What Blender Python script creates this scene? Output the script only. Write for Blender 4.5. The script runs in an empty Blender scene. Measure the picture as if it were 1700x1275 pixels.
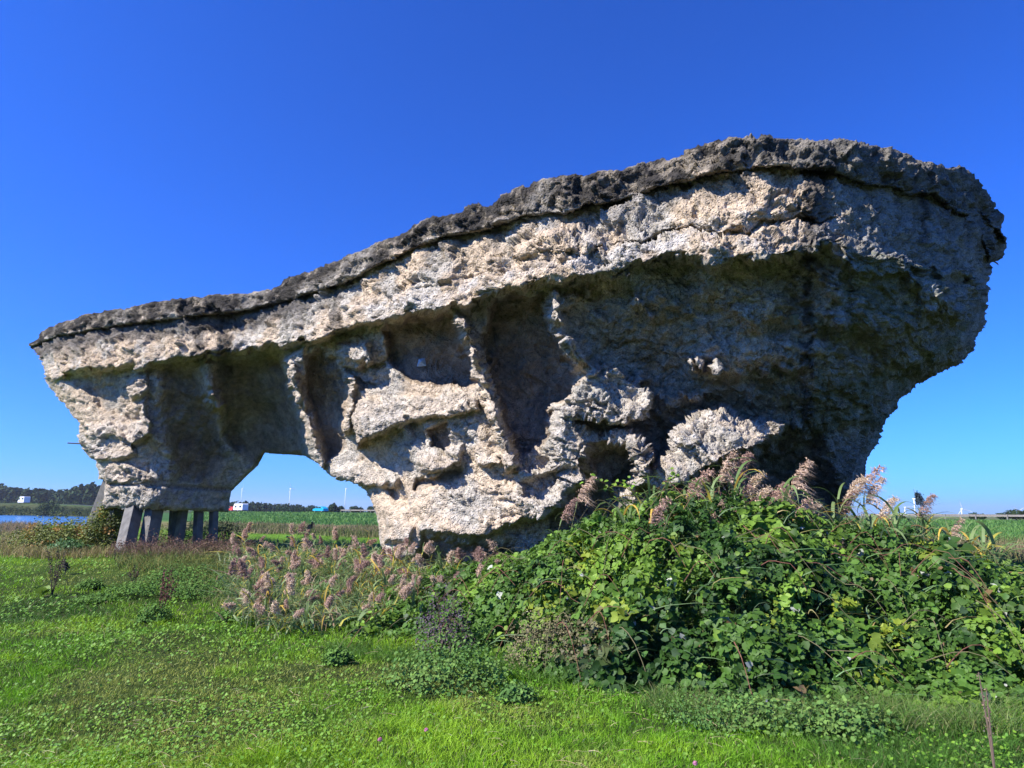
import bpy, math, random
import numpy as np
from mathutils import Vector, Matrix, Quaternion
R = math.radians
scene = bpy.context.scene
COL = scene.collection
rnd = random.Random(7)
rng = np.random.default_rng(11)

# ------------------------------------------------------------------ camera, sky, sun
F = 1108.0                      # focal length in photo pixels (1700 wide)
PITCH, ROLL, CAMZ = R(10.93), R(0.40), 1.6
cam_d = bpy.data.cameras.new('camera'); cam = bpy.data.objects.new('camera', cam_d); COL.objects.link(cam)
cam_d.sensor_width = 36.0; cam_d.lens = 36.0*F/1700.0; cam_d.clip_end = 9000; cam_d.clip_start = 0.05
CM = Matrix.Rotation(R(90)+PITCH, 4, 'X') @ Matrix.Rotation(ROLL, 4, 'Z')
CM = Matrix.Translation((0, 0, CAMZ)) @ CM
cam.matrix_world = CM; scene.camera = cam
RM = np.array(CM.to_3x3())

HAZE = 0.00014
SUN_EL = 43.0
SUN_XY = np.array([-0.90, -0.436]); SUN_XY /= np.linalg.norm(SUN_XY)
sdir = Vector((SUN_XY[0]*math.cos(R(SUN_EL)), SUN_XY[1]*math.cos(R(SUN_EL)), math.sin(R(SUN_EL))))
sun_d = bpy.data.lights.new('sun', 'SUN'); sun = bpy.data.objects.new('sun', sun_d); COL.objects.link(sun)
sun_d.energy = 5.0; sun_d.angle = R(0.53); sun_d.color = (1.0, 0.945, 0.87)
sun.rotation_euler = sdir.to_track_quat('Z', 'Y').to_euler()
sun.location = (-20, -10, 30)

world = bpy.data.worlds.new('World'); scene.world = world; world.use_nodes = True
wn = world.node_tree.nodes; wl = world.node_tree.links; wn.clear()
sky = wn.new('ShaderNodeTexSky'); sky.sky_type = 'NISHITA'; sky.sun_disc = False
sky.sun_elevation = R(SUN_EL); sky.sun_rotation = math.atan2(SUN_XY[0], SUN_XY[1])
sky.air_density = 1.0; sky.dust_density = 0.35; sky.ozone_density = 3.0; sky.altitude = 0
SKY_TINT = (0.125, 0.445, 1.20); SKY_GAMMA = 1.14; SKY_STR = 0.09
gm = wn.new('ShaderNodeGamma'); gm.inputs[1].default_value = SKY_GAMMA
mt = wn.new('ShaderNodeVectorMath'); mt.operation = 'MULTIPLY'; mt.inputs[1].default_value = SKY_TINT
bg = wn.new('ShaderNodeBackground'); bg.inputs[1].default_value = SKY_STR
wo = wn.new('ShaderNodeOutputWorld')
wl.new(sky.outputs[0], gm.inputs[0]); wl.new(gm.outputs[0], mt.inputs[0]); wl.new(mt.outputs[0], bg.inputs[0]); wl.new(bg.outputs[0], wo.inputs[0])
vs = scene.view_settings; vs.view_transform = 'Standard'; vs.look = 'None'; vs.gamma = 1; vs.exposure = 0.92; vs.use_curve_mapping = False
scene.render.engine = 'CYCLES'
scene.cycles.max_bounces = 5; scene.cycles.diffuse_bounces = 3; scene.cycles.transmission_bounces = 3
scene.cycles.transparent_max_bounces = 8; scene.cycles.use_denoising = True

# ------------------------------------------------------------------ maths helpers
def rays(px, py):
    """photo pixel -> world ray, scaled so that its Y component is 1"""
    px = np.asarray(px, float); py = np.asarray(py, float)
    c = np.stack([px-850.0, 637.5-py, np.full(np.shape(px+py), -F)], -1)
    w = c @ RM.T
    return w/w[..., 1:2]
def pt(px, py, Y):
    r = rays(px, py); return np.array([0, 0, CAMZ]) + r*np.asarray(Y)[..., None]
def sstep(a, b, x):
    t = np.clip((x-a)/(b-a), 0, 1); return t*t*(3-2*t)

_pr = np.random.default_rng(3)
PERM = _pr.permutation(256); PERM = np.concatenate([PERM, PERM, PERM])
GR = _pr.normal(size=(256, 3)); GR /= np.linalg.norm(GR, axis=1, keepdims=True)
def perlin(p):
    sh = p.shape[:-1]; p = p.reshape(-1, 3)
    i = np.floor(p).astype(int); f = p-i; i &= 255
    u = f*f*f*(f*(f*6-15)+10); out = np.zeros(len(p))
    for dx in (0, 1):
        for dy in (0, 1):
            for dz in (0, 1):
                h = PERM[PERM[PERM[i[:, 0]+dx]+i[:, 1]+dy & 255]+i[:, 2]+dz & 255]
                g = GR[h]; d = f-np.array([dx, dy, dz])
                w = (u[:, 0] if dx else 1-u[:, 0])*(u[:, 1] if dy else 1-u[:, 1])*(u[:, 2] if dz else 1-u[:, 2])
                out += w*(g*d).sum(1)
    return (out*1.6).reshape(sh)
def fbm(p, n=4, gain=.5):
    o = 0; a = 1
    for k in range(n): o = o+a*perlin(p*(2.03**k)+k*17.3); a *= gain
    return o
def billow(p, n=3, gain=.5):
    o = 0; a = 1
    for k in range(n): o = o+a*(np.abs(perlin(p*(2.1**k)+k*9.1))*2-.5); a *= gain
    return o
def worley(p):
    sh = p.shape[:-1]; p = p.reshape(-1, 3); i = np.floor(p).astype(int); f = p-i
    d1 = np.full(len(p), 9.); d2 = np.full(len(p), 9.); idv = np.zeros(len(p))
    RP = _pr2; 
    for dx in (-1, 0, 1):
        for dy in (-1, 0, 1):
            for dz in (-1, 0, 1):
                h = PERM[PERM[PERM[(i[:, 0]+dx) & 255]+((i[:, 1]+dy) & 255) & 255]+((i[:, 2]+dz) & 255) & 255]
                q = RP[h]+np.array([dx, dy, dz])-f
                d = np.sqrt((q*q).sum(1))
                m = d < d1
                d2 = np.where(m, d1, np.minimum(d2, d)); idv = np.where(m, h/255., idv); d1 = np.where(m, d, d1)
    return d1.reshape(sh), d2.reshape(sh), idv.reshape(sh)
_pr2 = np.random.default_rng(5).random((256, 3))
def facets(p):
    """angular broken planes: every cell is one tilted facet; returns offset, edge distance, id"""
    sh = p.shape[:-1]; p = p.reshape(-1, 3); i = np.floor(p).astype(int); f = p-i
    d1 = np.full(len(p), 9.); d2 = np.full(len(p), 9.); o = np.zeros(len(p)); idv = np.zeros(len(p)); TD = GR
    for dx in (-1, 0, 1):
        for dy in (-1, 0, 1):
            for dz in (-1, 0, 1):
                h = PERM[PERM[PERM[(i[:, 0]+dx) & 255]+((i[:, 1]+dy) & 255) & 255]+((i[:, 2]+dz) & 255) & 255]
                q = _pr2[h]+np.array([dx, dy, dz])-f; d = np.sqrt((q*q).sum(1)); m = d < d1
                d2 = np.where(m, d1, np.minimum(d2, d)); d1 = np.where(m, d, d1); idv = np.where(m, h/255., idv)
                o = np.where(m, (q*TD[h]).sum(1), o)
    return o.reshape(sh), (d2-d1).reshape(sh), idv.reshape(sh)
def n2(x, y, s, z=0.0): return perlin(np.stack([np.asarray(x)*s, np.asarray(y)*s, np.full(np.shape(x), z+.37)], -1))

def seg_dist(gx, gy, poly, closed=False):
    d = np.full(gx.shape, 1e9); n = len(poly)
    for k in range(n if closed else n-1):
        (x0, y0), (x1, y1) = poly[k], poly[(k+1) % n]
        vx, vy = x1-x0, y1-y0; L = vx*vx+vy*vy+1e-9
        t = np.clip(((gx-x0)*vx+(gy-y0)*vy)/L, 0, 1)
        d = np.minimum(d, np.hypot(gx-x0-t*vx, gy-y0-t*vy))
    return d
def sdf(gx, gy, poly):
    """signed distance, negative inside"""
    d = seg_dist(gx, gy, poly, True); ins = np.zeros(gx.shape, bool); n = len(poly)
    for k in range(n):
        (x0, y0), (x1, y1) = poly[k], poly[(k+1) % n]
        if y0 == y1: continue
        c = ((y0 > gy) != (y1 > gy)) & (gx < (x1-x0)*(gy-y0)/(y1-y0)+x0)
        ins ^= c
    return np.where(ins, -d, d)

# ------------------------------------------------------------------ object helpers
def link(o, parent=None):
    COL.objects.link(o)
    if parent is not None: o.parent = parent
    return o
def thing(name, label, cat, loc=(0, 0, 0), rotz=0, group=None):
    o = bpy.data.objects.new(name, None); o.empty_display_size = .2
    o.location = loc; o.rotation_euler = (0, 0, rotz); tag(o, label, cat, group); return link(o)
def tag(o, label=None, cat=None, group=None, kind=None):
    if label: o['label'] = label
    if cat: o['category'] = cat
    if group: o['group'] = group
    if kind: o['kind'] = kind
    return o
def mesh_np(name, V, faces, mat, parent=None, col=None, smooth=False, mats=None):
    """faces: int array (n,3) or (n,4), or list of such arrays"""
    if not isinstance(faces, list): faces = [faces]
    V = np.asarray(V, np.float32)
    me = bpy.data.meshes.new(name); me.vertices.add(len(V)); me.vertices.foreach_set('co', V.ravel())
    li = np.concatenate([f.ravel() for f in faces]).astype(np.int32)
    ct = np.concatenate([np.full(len(f), f.shape[1]) for f in faces]).astype(np.int32)
    me.loops.add(len(li)); me.loops.foreach_set('vertex_index', li)
    me.polygons.add(len(ct)); st = np.concatenate([[0], np.cumsum(ct)[:-1]]).astype(np.int32)
    me.polygons.foreach_set('loop_start', st); me.polygons.foreach_set('loop_total', ct)
    if smooth: me.polygons.foreach_set('use_smooth', np.ones(len(ct), bool))
    me.update(calc_edges=True)
    if col is not None:
        a = me.color_attributes.new('Col', 'FLOAT_COLOR', 'POINT')
        c = np.ones((len(V), 4), np.float32); c[:, :3] = col; a.data.foreach_set('color', c.ravel())
    me.materials.append(mat)
    o = bpy.data.objects.new(name, me)
    return link(o, parent)
class MB:
    def __init__(s): s.v = []; s.f = []; s.c = []
    def add(s, vs_, fs, col=None):
        n = len(s.v); s.v += [tuple(v) for v in vs_]; s.f += [tuple(i+n for i in f) for f in fs]
        s.c += [col or (1, 1, 1)]*len(vs_)
    def box(s, c, d, rot=None, col=None, taper=1.0):
        x, y, z = d[0]/2, d[1]/2, d[2]/2
        P = [Vector((sx*x*(taper if sz > 0 else 1), sy*y*(taper if sz > 0 else 1), sz*z)) for sz in (-1, 1) for sy in (-1, 1) for sx in (-1, 1)]
        if rot is not None: P = [rot @ p for p in P]
        P = [p+Vector(c) for p in P]
        s.add(P, [(0, 2, 3, 1), (4, 5, 7, 6), (0, 1, 5, 4), (2, 6, 7, 3), (0, 4, 6, 2), (1, 3, 7, 5)], col)
    def tube(s, pts, rad, n=6, col=None, cap=True):
        pts = [Vector(p) for p in pts]; rings = []
        for i, p in enumerate(pts):
            d = (pts[min(i+1, len(pts)-1)]-pts[max(i-1, 0)]).normalized()
            a = d.orthogonal().normalized(); b = d.cross(a)
            r = rad[i] if hasattr(rad, '__len__') else rad
            rings.append([p+(a*math.cos(2*math.pi*k/n)+b*math.sin(2*math.pi*k/n))*r for k in range(n)])
        fs = [(i*n+k, i*n+(k+1) % n, (i+1)*n+(k+1) % n, (i+1)*n+k) for i in range(len(pts)-1) for k in range(n)]
        if cap: fs += [tuple(range(n))[::-1], tuple(range((len(pts)-1)*n, len(pts)*n))]
        s.add([v for r_ in rings for v in r_], fs, col)
    def prism(s, prof, y0, y1, col=None):
        """profile in XZ extruded along Y"""
        n = len(prof)
        s.add([(x, y0, z) for x, z in prof]+[(x, y1, z) for x, z in prof],
              [tuple(range(n))]+[tuple(range(n, 2*n))[::-1]]+[(k, n+k, n+(k+1) % n, (k+1) % n) for k in range(n)], col)
    def build(s, name, mat, parent=None, smooth=False, bevel=0):
        me = bpy.data.meshes.new(name); me.from_pydata(s.v, [], s.f); me.update()
        a = me.color_attributes.new('Col', 'FLOAT_COLOR', 'POINT')
        for i, c in enumerate(s.c): a.data[i].color = (*c, 1)
        me.materials.append(mat)
        if smooth: me.polygons.foreach_set('use_smooth', [True]*len(me.polygons))
        o = bpy.data.objects.new(name, me); link(o, parent)
        if bevel:
            m = o.modifiers.new('bevel', 'BEVEL'); m.width = bevel; m.segments = 2; m.limit_method = 'ANGLE'
        return o
def copy_tree(root, loc, rotz, scale=1.0, tilt=(0, 0)):
    r = root.copy(); COL.objects.link(r); r.location = loc; r.rotation_euler = (tilt[0], tilt[1], rotz); r.scale = (scale,)*3
    for ch in list(root.children):
        c = ch.copy(); COL.objects.link(c); c.parent = r
        for g in ch.children:
            d = g.copy(); COL.objects.link(d); d.parent = c
    return r

# ------------------------------------------------------------------ materials
def mat(name, col=(.5, .5, .5), rough=.8, attr=False, spec=.3, metal=0, trans=0, bump=None, noise=None, emit=None):
    m = bpy.data.materials.new(name); m.use_nodes = True; nt = m.node_tree; N = nt.nodes; L = nt.links
    b = N['Principled BSDF']; b.inputs['Roughness'].default_value = rough; b.inputs['Base Color'].default_value = (*col, 1)
    b.inputs['Specular IOR Level'].default_value = spec; b.inputs['Metallic'].default_value = metal
    src = None
    if attr:
        a = N.new('ShaderNodeAttribute'); a.attribute_name = 'Col'; src = a.outputs['Color']
    if noise:
        tc = N.new('ShaderNodeTexCoord'); nz = N.new('ShaderNodeTexNoise'); nz.inputs['Scale'].default_value = noise[0]; nz.inputs['Detail'].default_value = 5
        L.new(tc.outputs['Object'], nz.inputs['Vector'])
        mr = N.new('ShaderNodeMapRange'); mr.inputs[1].default_value = .3; mr.inputs[2].default_value = .7; mr.inputs[3].default_value = noise[1]; mr.inputs[4].default_value = noise[2]
        L.new(nz.outputs[0], mr.inputs[0])
        mx = N.new('ShaderNodeVectorMath'); mx.operation = 'SCALE'
        if src: L.new(src, mx.inputs[0])
        else: mx.inputs[0].default_value = col
        L.new(mr.outputs[0], mx.inputs['Scale']); src = mx.outputs[0]
    if src: L.new(src, b.inputs['Base Color'])
    if bump:
        tc = N.new('ShaderNodeTexCoord'); nz = N.new('ShaderNodeTexNoise'); nz.inputs['Scale'].default_value = bump[0]; nz.inputs['Detail'].default_value = 6
        L.new(tc.outputs['Object'], nz.inputs['Vector'])
        bp = N.new('ShaderNodeBump'); bp.inputs['Strength'].default_value = bump[1]; bp.inputs['Distance'].default_value = bump[2]
        L.new(nz.outputs[0], bp.inputs['Height']); L.new(bp.outputs[0], b.inputs['Normal'])
    if trans:
        t = N.new('ShaderNodeBsdfTranslucent'); ms = N.new('ShaderNodeMixShader'); ms.inputs[0].default_value = trans
        if src: L.new(src, t.inputs[0])
        else: t.inputs[0].default_value = (*col, 1)
        L.new(b.outputs[0], ms.inputs[1]); L.new(t.outputs[0], ms.inputs[2]); L.new(ms.outputs[0], N['Material Output'].inputs[0])
    return m
def rock_mat():
    m = mat('rock_concrete', attr=True, rough=.95, spec=.1); nt = m.node_tree; N = nt.nodes; L = nt.links
    b = N['Principled BSDF']; tc = N.new('ShaderNodeTexCoord')
    at = [n for n in N if n.type == 'ATTRIBUTE'][0]
    def noise(s, d=6, r=.6):
        n = N.new('ShaderNodeTexNoise'); n.inputs['Scale'].default_value = s; n.inputs['Detail'].default_value = d; n.inputs['Roughness'].default_value = r
        L.new(tc.outputs['Object'], n.inputs['Vector']); return n.outputs[0]
    def rng_(x, a, b_, c, d):
        n = N.new('ShaderNodeMapRange'); n.inputs[1].default_value = a; n.inputs[2].default_value = b_; n.inputs[3].default_value = c; n.inputs[4].default_value = d
        L.new(x, n.inputs[0]); return n.outputs[0]
    def mul(x, y):
        n = N.new('ShaderNodeMath'); n.operation = 'MULTIPLY'; L.new(x, n.inputs[0]); L.new(y, n.inputs[1]); return n.outputs[0]
    f1 = rng_(noise(9, 8, .7), .35, .62, .82, 1.15); f2 = rng_(noise(42, 6, .7), .36, .55, .72, 1.1)
    vo = N.new('ShaderNodeTexVoronoi'); vo.inputs['Scale'].default_value = 30; L.new(tc.outputs['Object'], vo.inputs['Vector'])
    pit = rng_(vo.outputs['Distance'], .05, .28, .45, 1.0)
    k = mul(mul(f1, f2), pit)
    v = N.new('ShaderNodeVectorMath'); v.operation = 'SCALE'; L.new(at.outputs['Color'], v.inputs[0]); L.new(k, v.inputs['Scale'])
    L.new(v.outputs[0], b.inputs['Base Color'])
    h1 = noise(14, 10, .68); vo2 = N.new('ShaderNodeTexVoronoi'); vo2.inputs['Scale'].default_value = 22; L.new(tc.outputs['Object'], vo2.inputs['Vector'])
    ad = N.new('ShaderNodeMath'); ad.operation = 'ADD'; L.new(h1, ad.inputs[0]); s_ = rng_(vo2.outputs['Distance'], 0, .5, 0, .5); L.new(s_, ad.inputs[1])
    bp = N.new('ShaderNodeBump'); bp.inputs['Strength'].default_value = 1.0; bp.inputs['Distance'].default_value = .07
    L.new(ad.outputs[0], bp.inputs['Height']); L.new(bp.outputs[0], b.inputs['Normal'])
    return m
M = dict(
    rock=rock_mat(),
    pile=mat('pile_concrete', (.18, .172, .158), .9, noise=(5, .55, 1.15), bump=(35, .8, .02)),
    steel=mat('rusty_steel', (.10, .07, .05), .7),
    wood=mat('old_wood', (.16, .17, .11), .9, noise=(20, .7, 1.1)),
    plastic=mat('plastic_sheet', (.45, .60, .78), .35, noise=(30, .6, 1.1)),
    ground=mat('ground', attr=True, rough=1, spec=.05, noise=(3.5, .7, 1.2), bump=(9, .7, .08)),
    leaf=mat('leaf', attr=True, rough=.55, spec=.28, trans=.28),
    dull=mat('dry_leaf', attr=True, rough=.8, spec=.15, trans=.2),
    grass=mat('grass_blade', attr=True, rough=.55, spec=.3, trans=.35),
    stem=mat('stem', attr=True, rough=.8, spec=.2),
    tree=mat('tree_leaves', attr=True, rough=.9, spec=.05),
    bark=mat('bark', (.07, .055, .04), .95),
    water=mat('water', (.02, .10, .27), .15, spec=.5, bump=(1.2, .5, .08)),
    white=mat('white_paint', (.78, .79, .80), .35, spec=.5),
    turb=mat('turbine_paint', (.80, .81, .82), .5),
    glass=mat('dark_glass', (.02, .025, .03), .08, spec=.6),
    rubber=mat('rubber', (.02, .02, .02), .9),
    red=mat('red_paint', (.55, .05, .03), .3, spec=.5),
    cyan=mat('turquoise_paint', (.01, .36, .55), .3, spec=.5),
    grey=mat('grey_metal', (.33, .33, .33), .5, metal=.3),
    rail=mat('rail_steel', (.30, .27, .24), .7, noise=(4, .7, 1.1)),
    petal=mat('petal', attr=True, rough=.7, trans=.3),
)

# ------------------------------------------------------------------ terrain
def vroad(x, y): return (y+.7*x-156)/1.2207
def lake_m(x, y):
    """1 inside the lake"""
    v = vroad(x, y); a = sstep(0, 6, -(x+.52*y)-4+3*n2(x, y, .05)); b = sstep(-12, -19, v); c = sstep(50, 58, y)
    return a*b*c
def gz(x, y):
    x = np.asarray(x, float); y = np.asarray(y, float); v = vroad(x, y)
    z = .47*sstep(7.5, 14, y+.35*x) + .05*n2(x, y, .35)+.03*n2(x, y, 1.1, 4)
    z = z + .02*np.clip(y-30, 0, 200)/30*0
    crest = 1.0+.35*sstep(40, -60, x)+3.0*sstep(-90, -230, x)
    ramp = sstep(-62, -4, v)
    z = z*(1-ramp)+crest*ramp
    z = z*(1-sstep(3, 30, v))+.6*sstep(3, 30, v)+0*v
    z = z*(1-lake_m(x, y))+(-1.6)*lake_m(x, y)
    ditch = np.exp(-((v+96)/5)**2)*.25
    return z-ditch*(y > 18)
def gpt(px, py):
    """photo pixel -> point on the terrain"""
    r = rays(px, py); Y = 4*1.004**np.arange(1000)
    P = np.array([0, 0, CAMZ])+r[None]*Y[:, None]; k = np.flatnonzero(P[:, 2] <= gz(P[:, 0], P[:, 1]))
    return P[k[0] if len(k) else -1]
def mix(a, b, t): t = np.asarray(t)[..., None]; return np.asarray(a)*(1-t)+np.asarray(b)*t
def ground_col(x, y):
    v = vroad(x, y); n = n2(x, y, .13, 2); m_ = n2(x, y, .9, 5)
    c = np.zeros(np.shape(x)+(3,)); c[:] = (.035, .055, .014)
    c = mix(c, (.10, .20, .02), sstep(13, 20, y)*.9)
    c = mix(c, (.17, .13, .07), sstep(-107, -104, v+2*n)*(1-sstep(-90, -84, v+3*n))*.8)
    c = mix(c, (.050, .115, .035), sstep(-90, -84, v+3*n))
    c = mix(c, (.075, .13, .035), sstep(-30, -12, v))
    c = mix(c, (.10, .12, .045), sstep(2, 8, v))
    c = mix(c, (.05, .06, .025), sstep(-40, -20, v)*sstep(-60, -90, x)*(1-sstep(-12, -4, v)))
    return c*(1+.3*m_[..., None]+.25*n[..., None])

def radial():
    rr = np.concatenate([np.linspace(.3, 30, 150), 30*(1.03**np.arange(1, 180))]); rr = rr[rr < 6500]
    an = np.radians(np.linspace(-180, 180, 361)); 
    A, Rr = np.meshgrid(an[:-1], rr)
    X = np.sin(A)*Rr; Y = np.cos(A)*Rr
    n, k = X.shape
    V = np.stack([X, Y, gz(X, Y)], -1).reshape(-1, 3)
    I = np.arange(n*k).reshape(n, k); J = np.roll(I, -1, 1)
    q = np.stack([I[:-1], J[:-1], J[1:], I[1:]], -1).reshape(-1, 4)[:, ::-1]
    V = np.vstack([V, [[0, 0, float(gz(0, 0))]]]); c = len(V)-1
    tri = np.stack([np.full(k, c), np.roll(I[0], -1), I[0]], -1)
    return V, [q, tri]
V, f = radial()
tag(mesh_np('ground', V, f, M['ground'], col=ground_col(V[:, 0], V[:, 1]), smooth=True), kind='structure')
wp = [(-8, 52), (-30, 45), (-260, 60), (-420, 300), (-330, 400), (-100, 245), (-90, 200)]
wb = MB(); wb.add([(x, y, -.62) for x, y in wp], [tuple(range(len(wp)))[::-1]])
wo_ = wb.build('lake_water', M['water']); tag(wo_, kind='structure')
if wo_.data.polygons[0].normal.z < 0: wo_.data.flip_normals()
# road along the crest of the embankment
n = 160; t = np.linspace(-420, 330, n); X0 = t; Y0 = 156-.7*t+6.0
nx, ny = .573, .819
rv = []; 
for s in (-3.2, 3.2):
    x = X0+nx*s; y = Y0+ny*s; rv.append(np.stack([x, y, np.maximum(gz(x, y), gz(X0, Y0))+.06], -1))
rv = np.concatenate(rv); I = np.arange(n)
rf = np.stack([I[:-1], I[1:], n+I[1:], n+I[:-1]], -1)
M['asphalt'] = mat('asphalt', (.06, .06, .062), .9, noise=(2, .8, 1.2))
tag(mesh_np('road', rv, rf, M['asphalt']), kind='structure')

# ------------------------------------------------------------------ the rock mass
T = [(50,572),(80,545),(120,530),(200,513),(300,495),(380,487),(440,480),(500,455),(560,433),(600,415),(660,392),(720,362),(775,350),(790,342),(812,344),(830,325),(850,315),(900,298),(1000,285),(1080,268),(1140,255),(1180,240),(1210,225),(1300,230),(1400,228),(1408,235),(1450,235),(1520,262),(1590,280),(1630,310),(1660,350),(1673,366)]
RS = [(1664,376),(1665,386),(1678,396),(1672,408),(1662,430),(1641,440),(1636,470),(1643,482),(1634,512),(1632,530),(1622,560),(1618,580),(1595,600),(1560,615),(1520,640),(1494,662),(1490,675),(1470,700),(1452,738),(1438,765),(1432,790),(1420,805),(1412,835),(1398,856),(1390,875),(1400,960)]
BT = [(900,1000),(660,990),(640,930),(632,890),(622,842),(608,815),(592,806),(562,797),(535,776),(508,757),(440,751),(428,772),(400,800),(383,815),(379,850),(172,844),(178,797),(162,795),(160,766),(146,760),(130,731),(129,700),(100,662),(74,628),(73,603)]
OUT = T+RS+BT
Cc = [(40,585),(50,577),(100,558),(200,540),(300,528),(400,518),(500,492),(560,474),(600,456),(640,436),(700,406),(734,395),(791,385),(868,359),(950,350),(1021,334),(1078,315),(1193,290),(1250,280),(1296,278),(1391,285),(1419,297),(1497,316),(1550,323),(1585,352),(1624,376),(1638,412),(1642,440),(1700,470)]
Lc = [(40,625),(75,622),(90,628),(110,612),(150,611),(200,603),(260,598),(330,590),(400,580),(460,570),(520,560),(560,545),(610,530),(650,527),(700,513),(740,506),(800,490),(850,475),(900,462),(950,455),(1000,446),(1040,440),(1100,425),(1150,420),(1180,433),(1230,425),(1300,415),(1350,405),(1378,395),(1450,415),(1550,440),(1640,470),(1700,480)]
def curve(c, x):
    c = np.array(c, float); return np.interp(x, c[:, 0], c[:, 1])
tx = np.array([p[0] for p in T], float); ty = np.array([p[1] for p in T], float)
r_ = rays(tx, ty); rimY = (7.0-CAMZ)/r_[:, 2]
# straighten the rim slightly, as the flat top of a cast does
def YR(px):
    k = np.interp(px, tx, rimY); kk = 0
    for o_ in (-40, -20, 0, 20, 40): kk = kk+np.interp(px+o_, tx, rimY)
    return .2*kk
CP = np.array([(75,615,0),(90,640,.3),(150,640,.7),(130,700,.7),(165,770,1.0),(170,845,1.2),(230,845,1.2),(380,845,4.2),(300,845,2.1),(262,845,1.3),(250,740,1.0),(250,650,.8),(300,640,1.0),(300,720,1.8),(300,780,2.0),(262,780,1.2),(380,780,3.9),(380,700,2.6),(400,620,1.3),(350,640,1.1),(440,752,3.2),(500,755,3.2),(440,690,2.6),(480,640,1.3),(520,640,1.4),(520,720,1.8),(560,790,2.2),(600,810,2.6),(560,650,1.5),(600,700,1.6),(620,840,2.1),(632,900,2.0),(600,600,1),(700,600,1.1),(700,700,1.2),(700,780,1.4),(700,860,1.5),(680,920,1.7),(800,860,1.5),(850,930,1.9),(800,700,1.25),(800,780,1.4),(800,600,1.2),(900,550,1.1),(900,650,1.6),(900,780,1.6),(900,880,1.8),(1000,520,.9),(1000,600,1.5),(1000,700,1.6),(1000,800,1.8),(1000,900,2.3),(1100,500,.8),(1100,600,1.5),(1100,700,2.2),(1100,800,2.9),(1200,500,.8),(1200,600,1.5),(1200,700,2.3),(1200,800,3.2),(1300,480,.7),(1300,600,1.6),(1300,700,2.6),(1300,800,3.7),(1390,420,.2),(1390,500,.7),(1390,600,1.5),(1390,700,2.6),(1390,860,4.2),(1450,500,.4),(1500,500,.4),(1500,600,1.3),(1450,700,2.9),(1550,400,.1),(1550,500,.4),(1600,550,1.0),(1640,480,.7),(1500,650,2.3),(1000,950,3.2),(1300,900,4.2)], float)
def rbf(gx, gy):
    P = CP[:, :2]/100; n = len(P); D = np.hypot(P[:, None, 0]-P[None, :, 0], P[:, None, 1]-P[None, :, 1])
    A = np.zeros((n+3, n+3)); A[:n, :n] = D-np.eye(n)*.02; A[:n, n] = 1; A[:n, n+1:] = P; A[n, :n] = 1; A[n+1:, :n] = P.T
    w = np.linalg.solve(A, np.concatenate([CP[:, 2], np.zeros(3)]))
    out = w[n]+w[n+1]*gx/100+w[n+2]*gy/100
    for k in range(n): out = out+w[k]*np.hypot(gx/100-P[k, 0], gy/100-P[k, 1])
    return out

STEP = 2.0
gx, gy = np.meshgrid(np.arange(36, 1692, STEP), np.arange(214, 1004, STEP))
H, W = gx.shape
z0 = np.zeros_like(gx)
def gn(s, z, n=3): return fbm(np.stack([gx*s, gy*s, z0+z], -1), n)
lscale = np.interp(gx, [50, 800, 1300], [.55, .85, 1.15])     # nearer stone shows larger relief
sd = sdf(gx, gy, OUT)
edge_n = gn(.022, 1.7, 4)*3.6+billow(np.stack([gx*.05, gy*.05, z0+5], -1), 3)*1.8
wcell = worley(np.stack([gx*.03, gy*.03, z0+2], -1)); edge_n = edge_n+(wcell[2]-.5)*5*sstep(0, .1, wcell[1]-wcell[0])
topm = sstep(60, 20, np.abs(gy-curve(T, gx)))
arch_soft = sstep(120, 60, seg_dist(gx, gy, [(380, 848), (400, 800), (440, 751), (508, 757), (562, 797), (608, 815), (632, 890)]))
sdn = sd+edge_n*lscale*(.45+.9*topm)*(1-.6*arch_soft)
# warped coordinates so that features get natural edges
wx = gx+gn(.012, 3, 4)*13*lscale+gn(.07, 8, 2)*4*lscale; wy = gy+gn(.012, 13, 4)*12*lscale+gn(.07, 18, 2)*4*lscale
C_ = curve(Cc, gx)+gn(.03, 21, 2)*2; L_ = curve(Lc, gx)+gn(.025, 23, 4)*10*lscale+(wcell[2]-.5)*9*lscale
body = rbf(wx, wy)
below = sstep(0, 1, (gy-L_)/(14*lscale+3))
ledge_fade = sstep(1395, 1360, gx)
# upper face between the crack and the ledge
tt = np.clip((gy-C_)/np.maximum(L_-C_, 8), 0, 1)
up = (np.interp(gx, [40, 1000, 1250, 1700], [.34, .34, .22, .14])*(1+.5*gn(.012, 61, 2)))*(1-tt)**1.1+(-.16*ledge_fade+.12*(1-ledge_fade))*tt**1.4
up = up*lscale**.3
midband = np.exp(-((tt-.55)/.16)**2)*ledge_fade*sstep(560, 760, gx)
mj = sstep(.66, .60, tt+.10*gn(.015, 35, 2))*ledge_fade*sstep(540, 700, gx)
up = up+np.interp(gx, [900, 1100], [.10, .22])*np.exp(-((tt+.10*gn(.015, 35, 2)-.66)/.03)**2)*ledge_fade*sstep(540, 700, gx)-midband*.26*(.5+1.2*gn(.012, 33, 3))
up = up - np.clip(gn(.009, 37, 3), -.1, 1)*.22*sstep(0, .35, tt)*ledge_fade
depth = np.where(gy < L_, up, body*below+(1-below)*(up))
capm = (gy < C_)
cap_in = .0+.12*gn(.02, 41, 3)*lscale-.05*np.clip((gy-curve(T, gx))/np.maximum(C_-curve(T, gx), 6), 0, 1)
depth = np.where(capm, cap_in, depth)
depth = depth+np.interp(gx, [1000, 1300], [.10, .06])*np.exp(-((gy-C_)/2.5)**2)*(gy > C_-3)           # the open joint under the cap
rough = np.ones_like(gx)*.6; rough = np.where(gy < L_, .9, rough)
rough = rough*(1-sstep(1380, 1440, gx)*.35)
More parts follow.
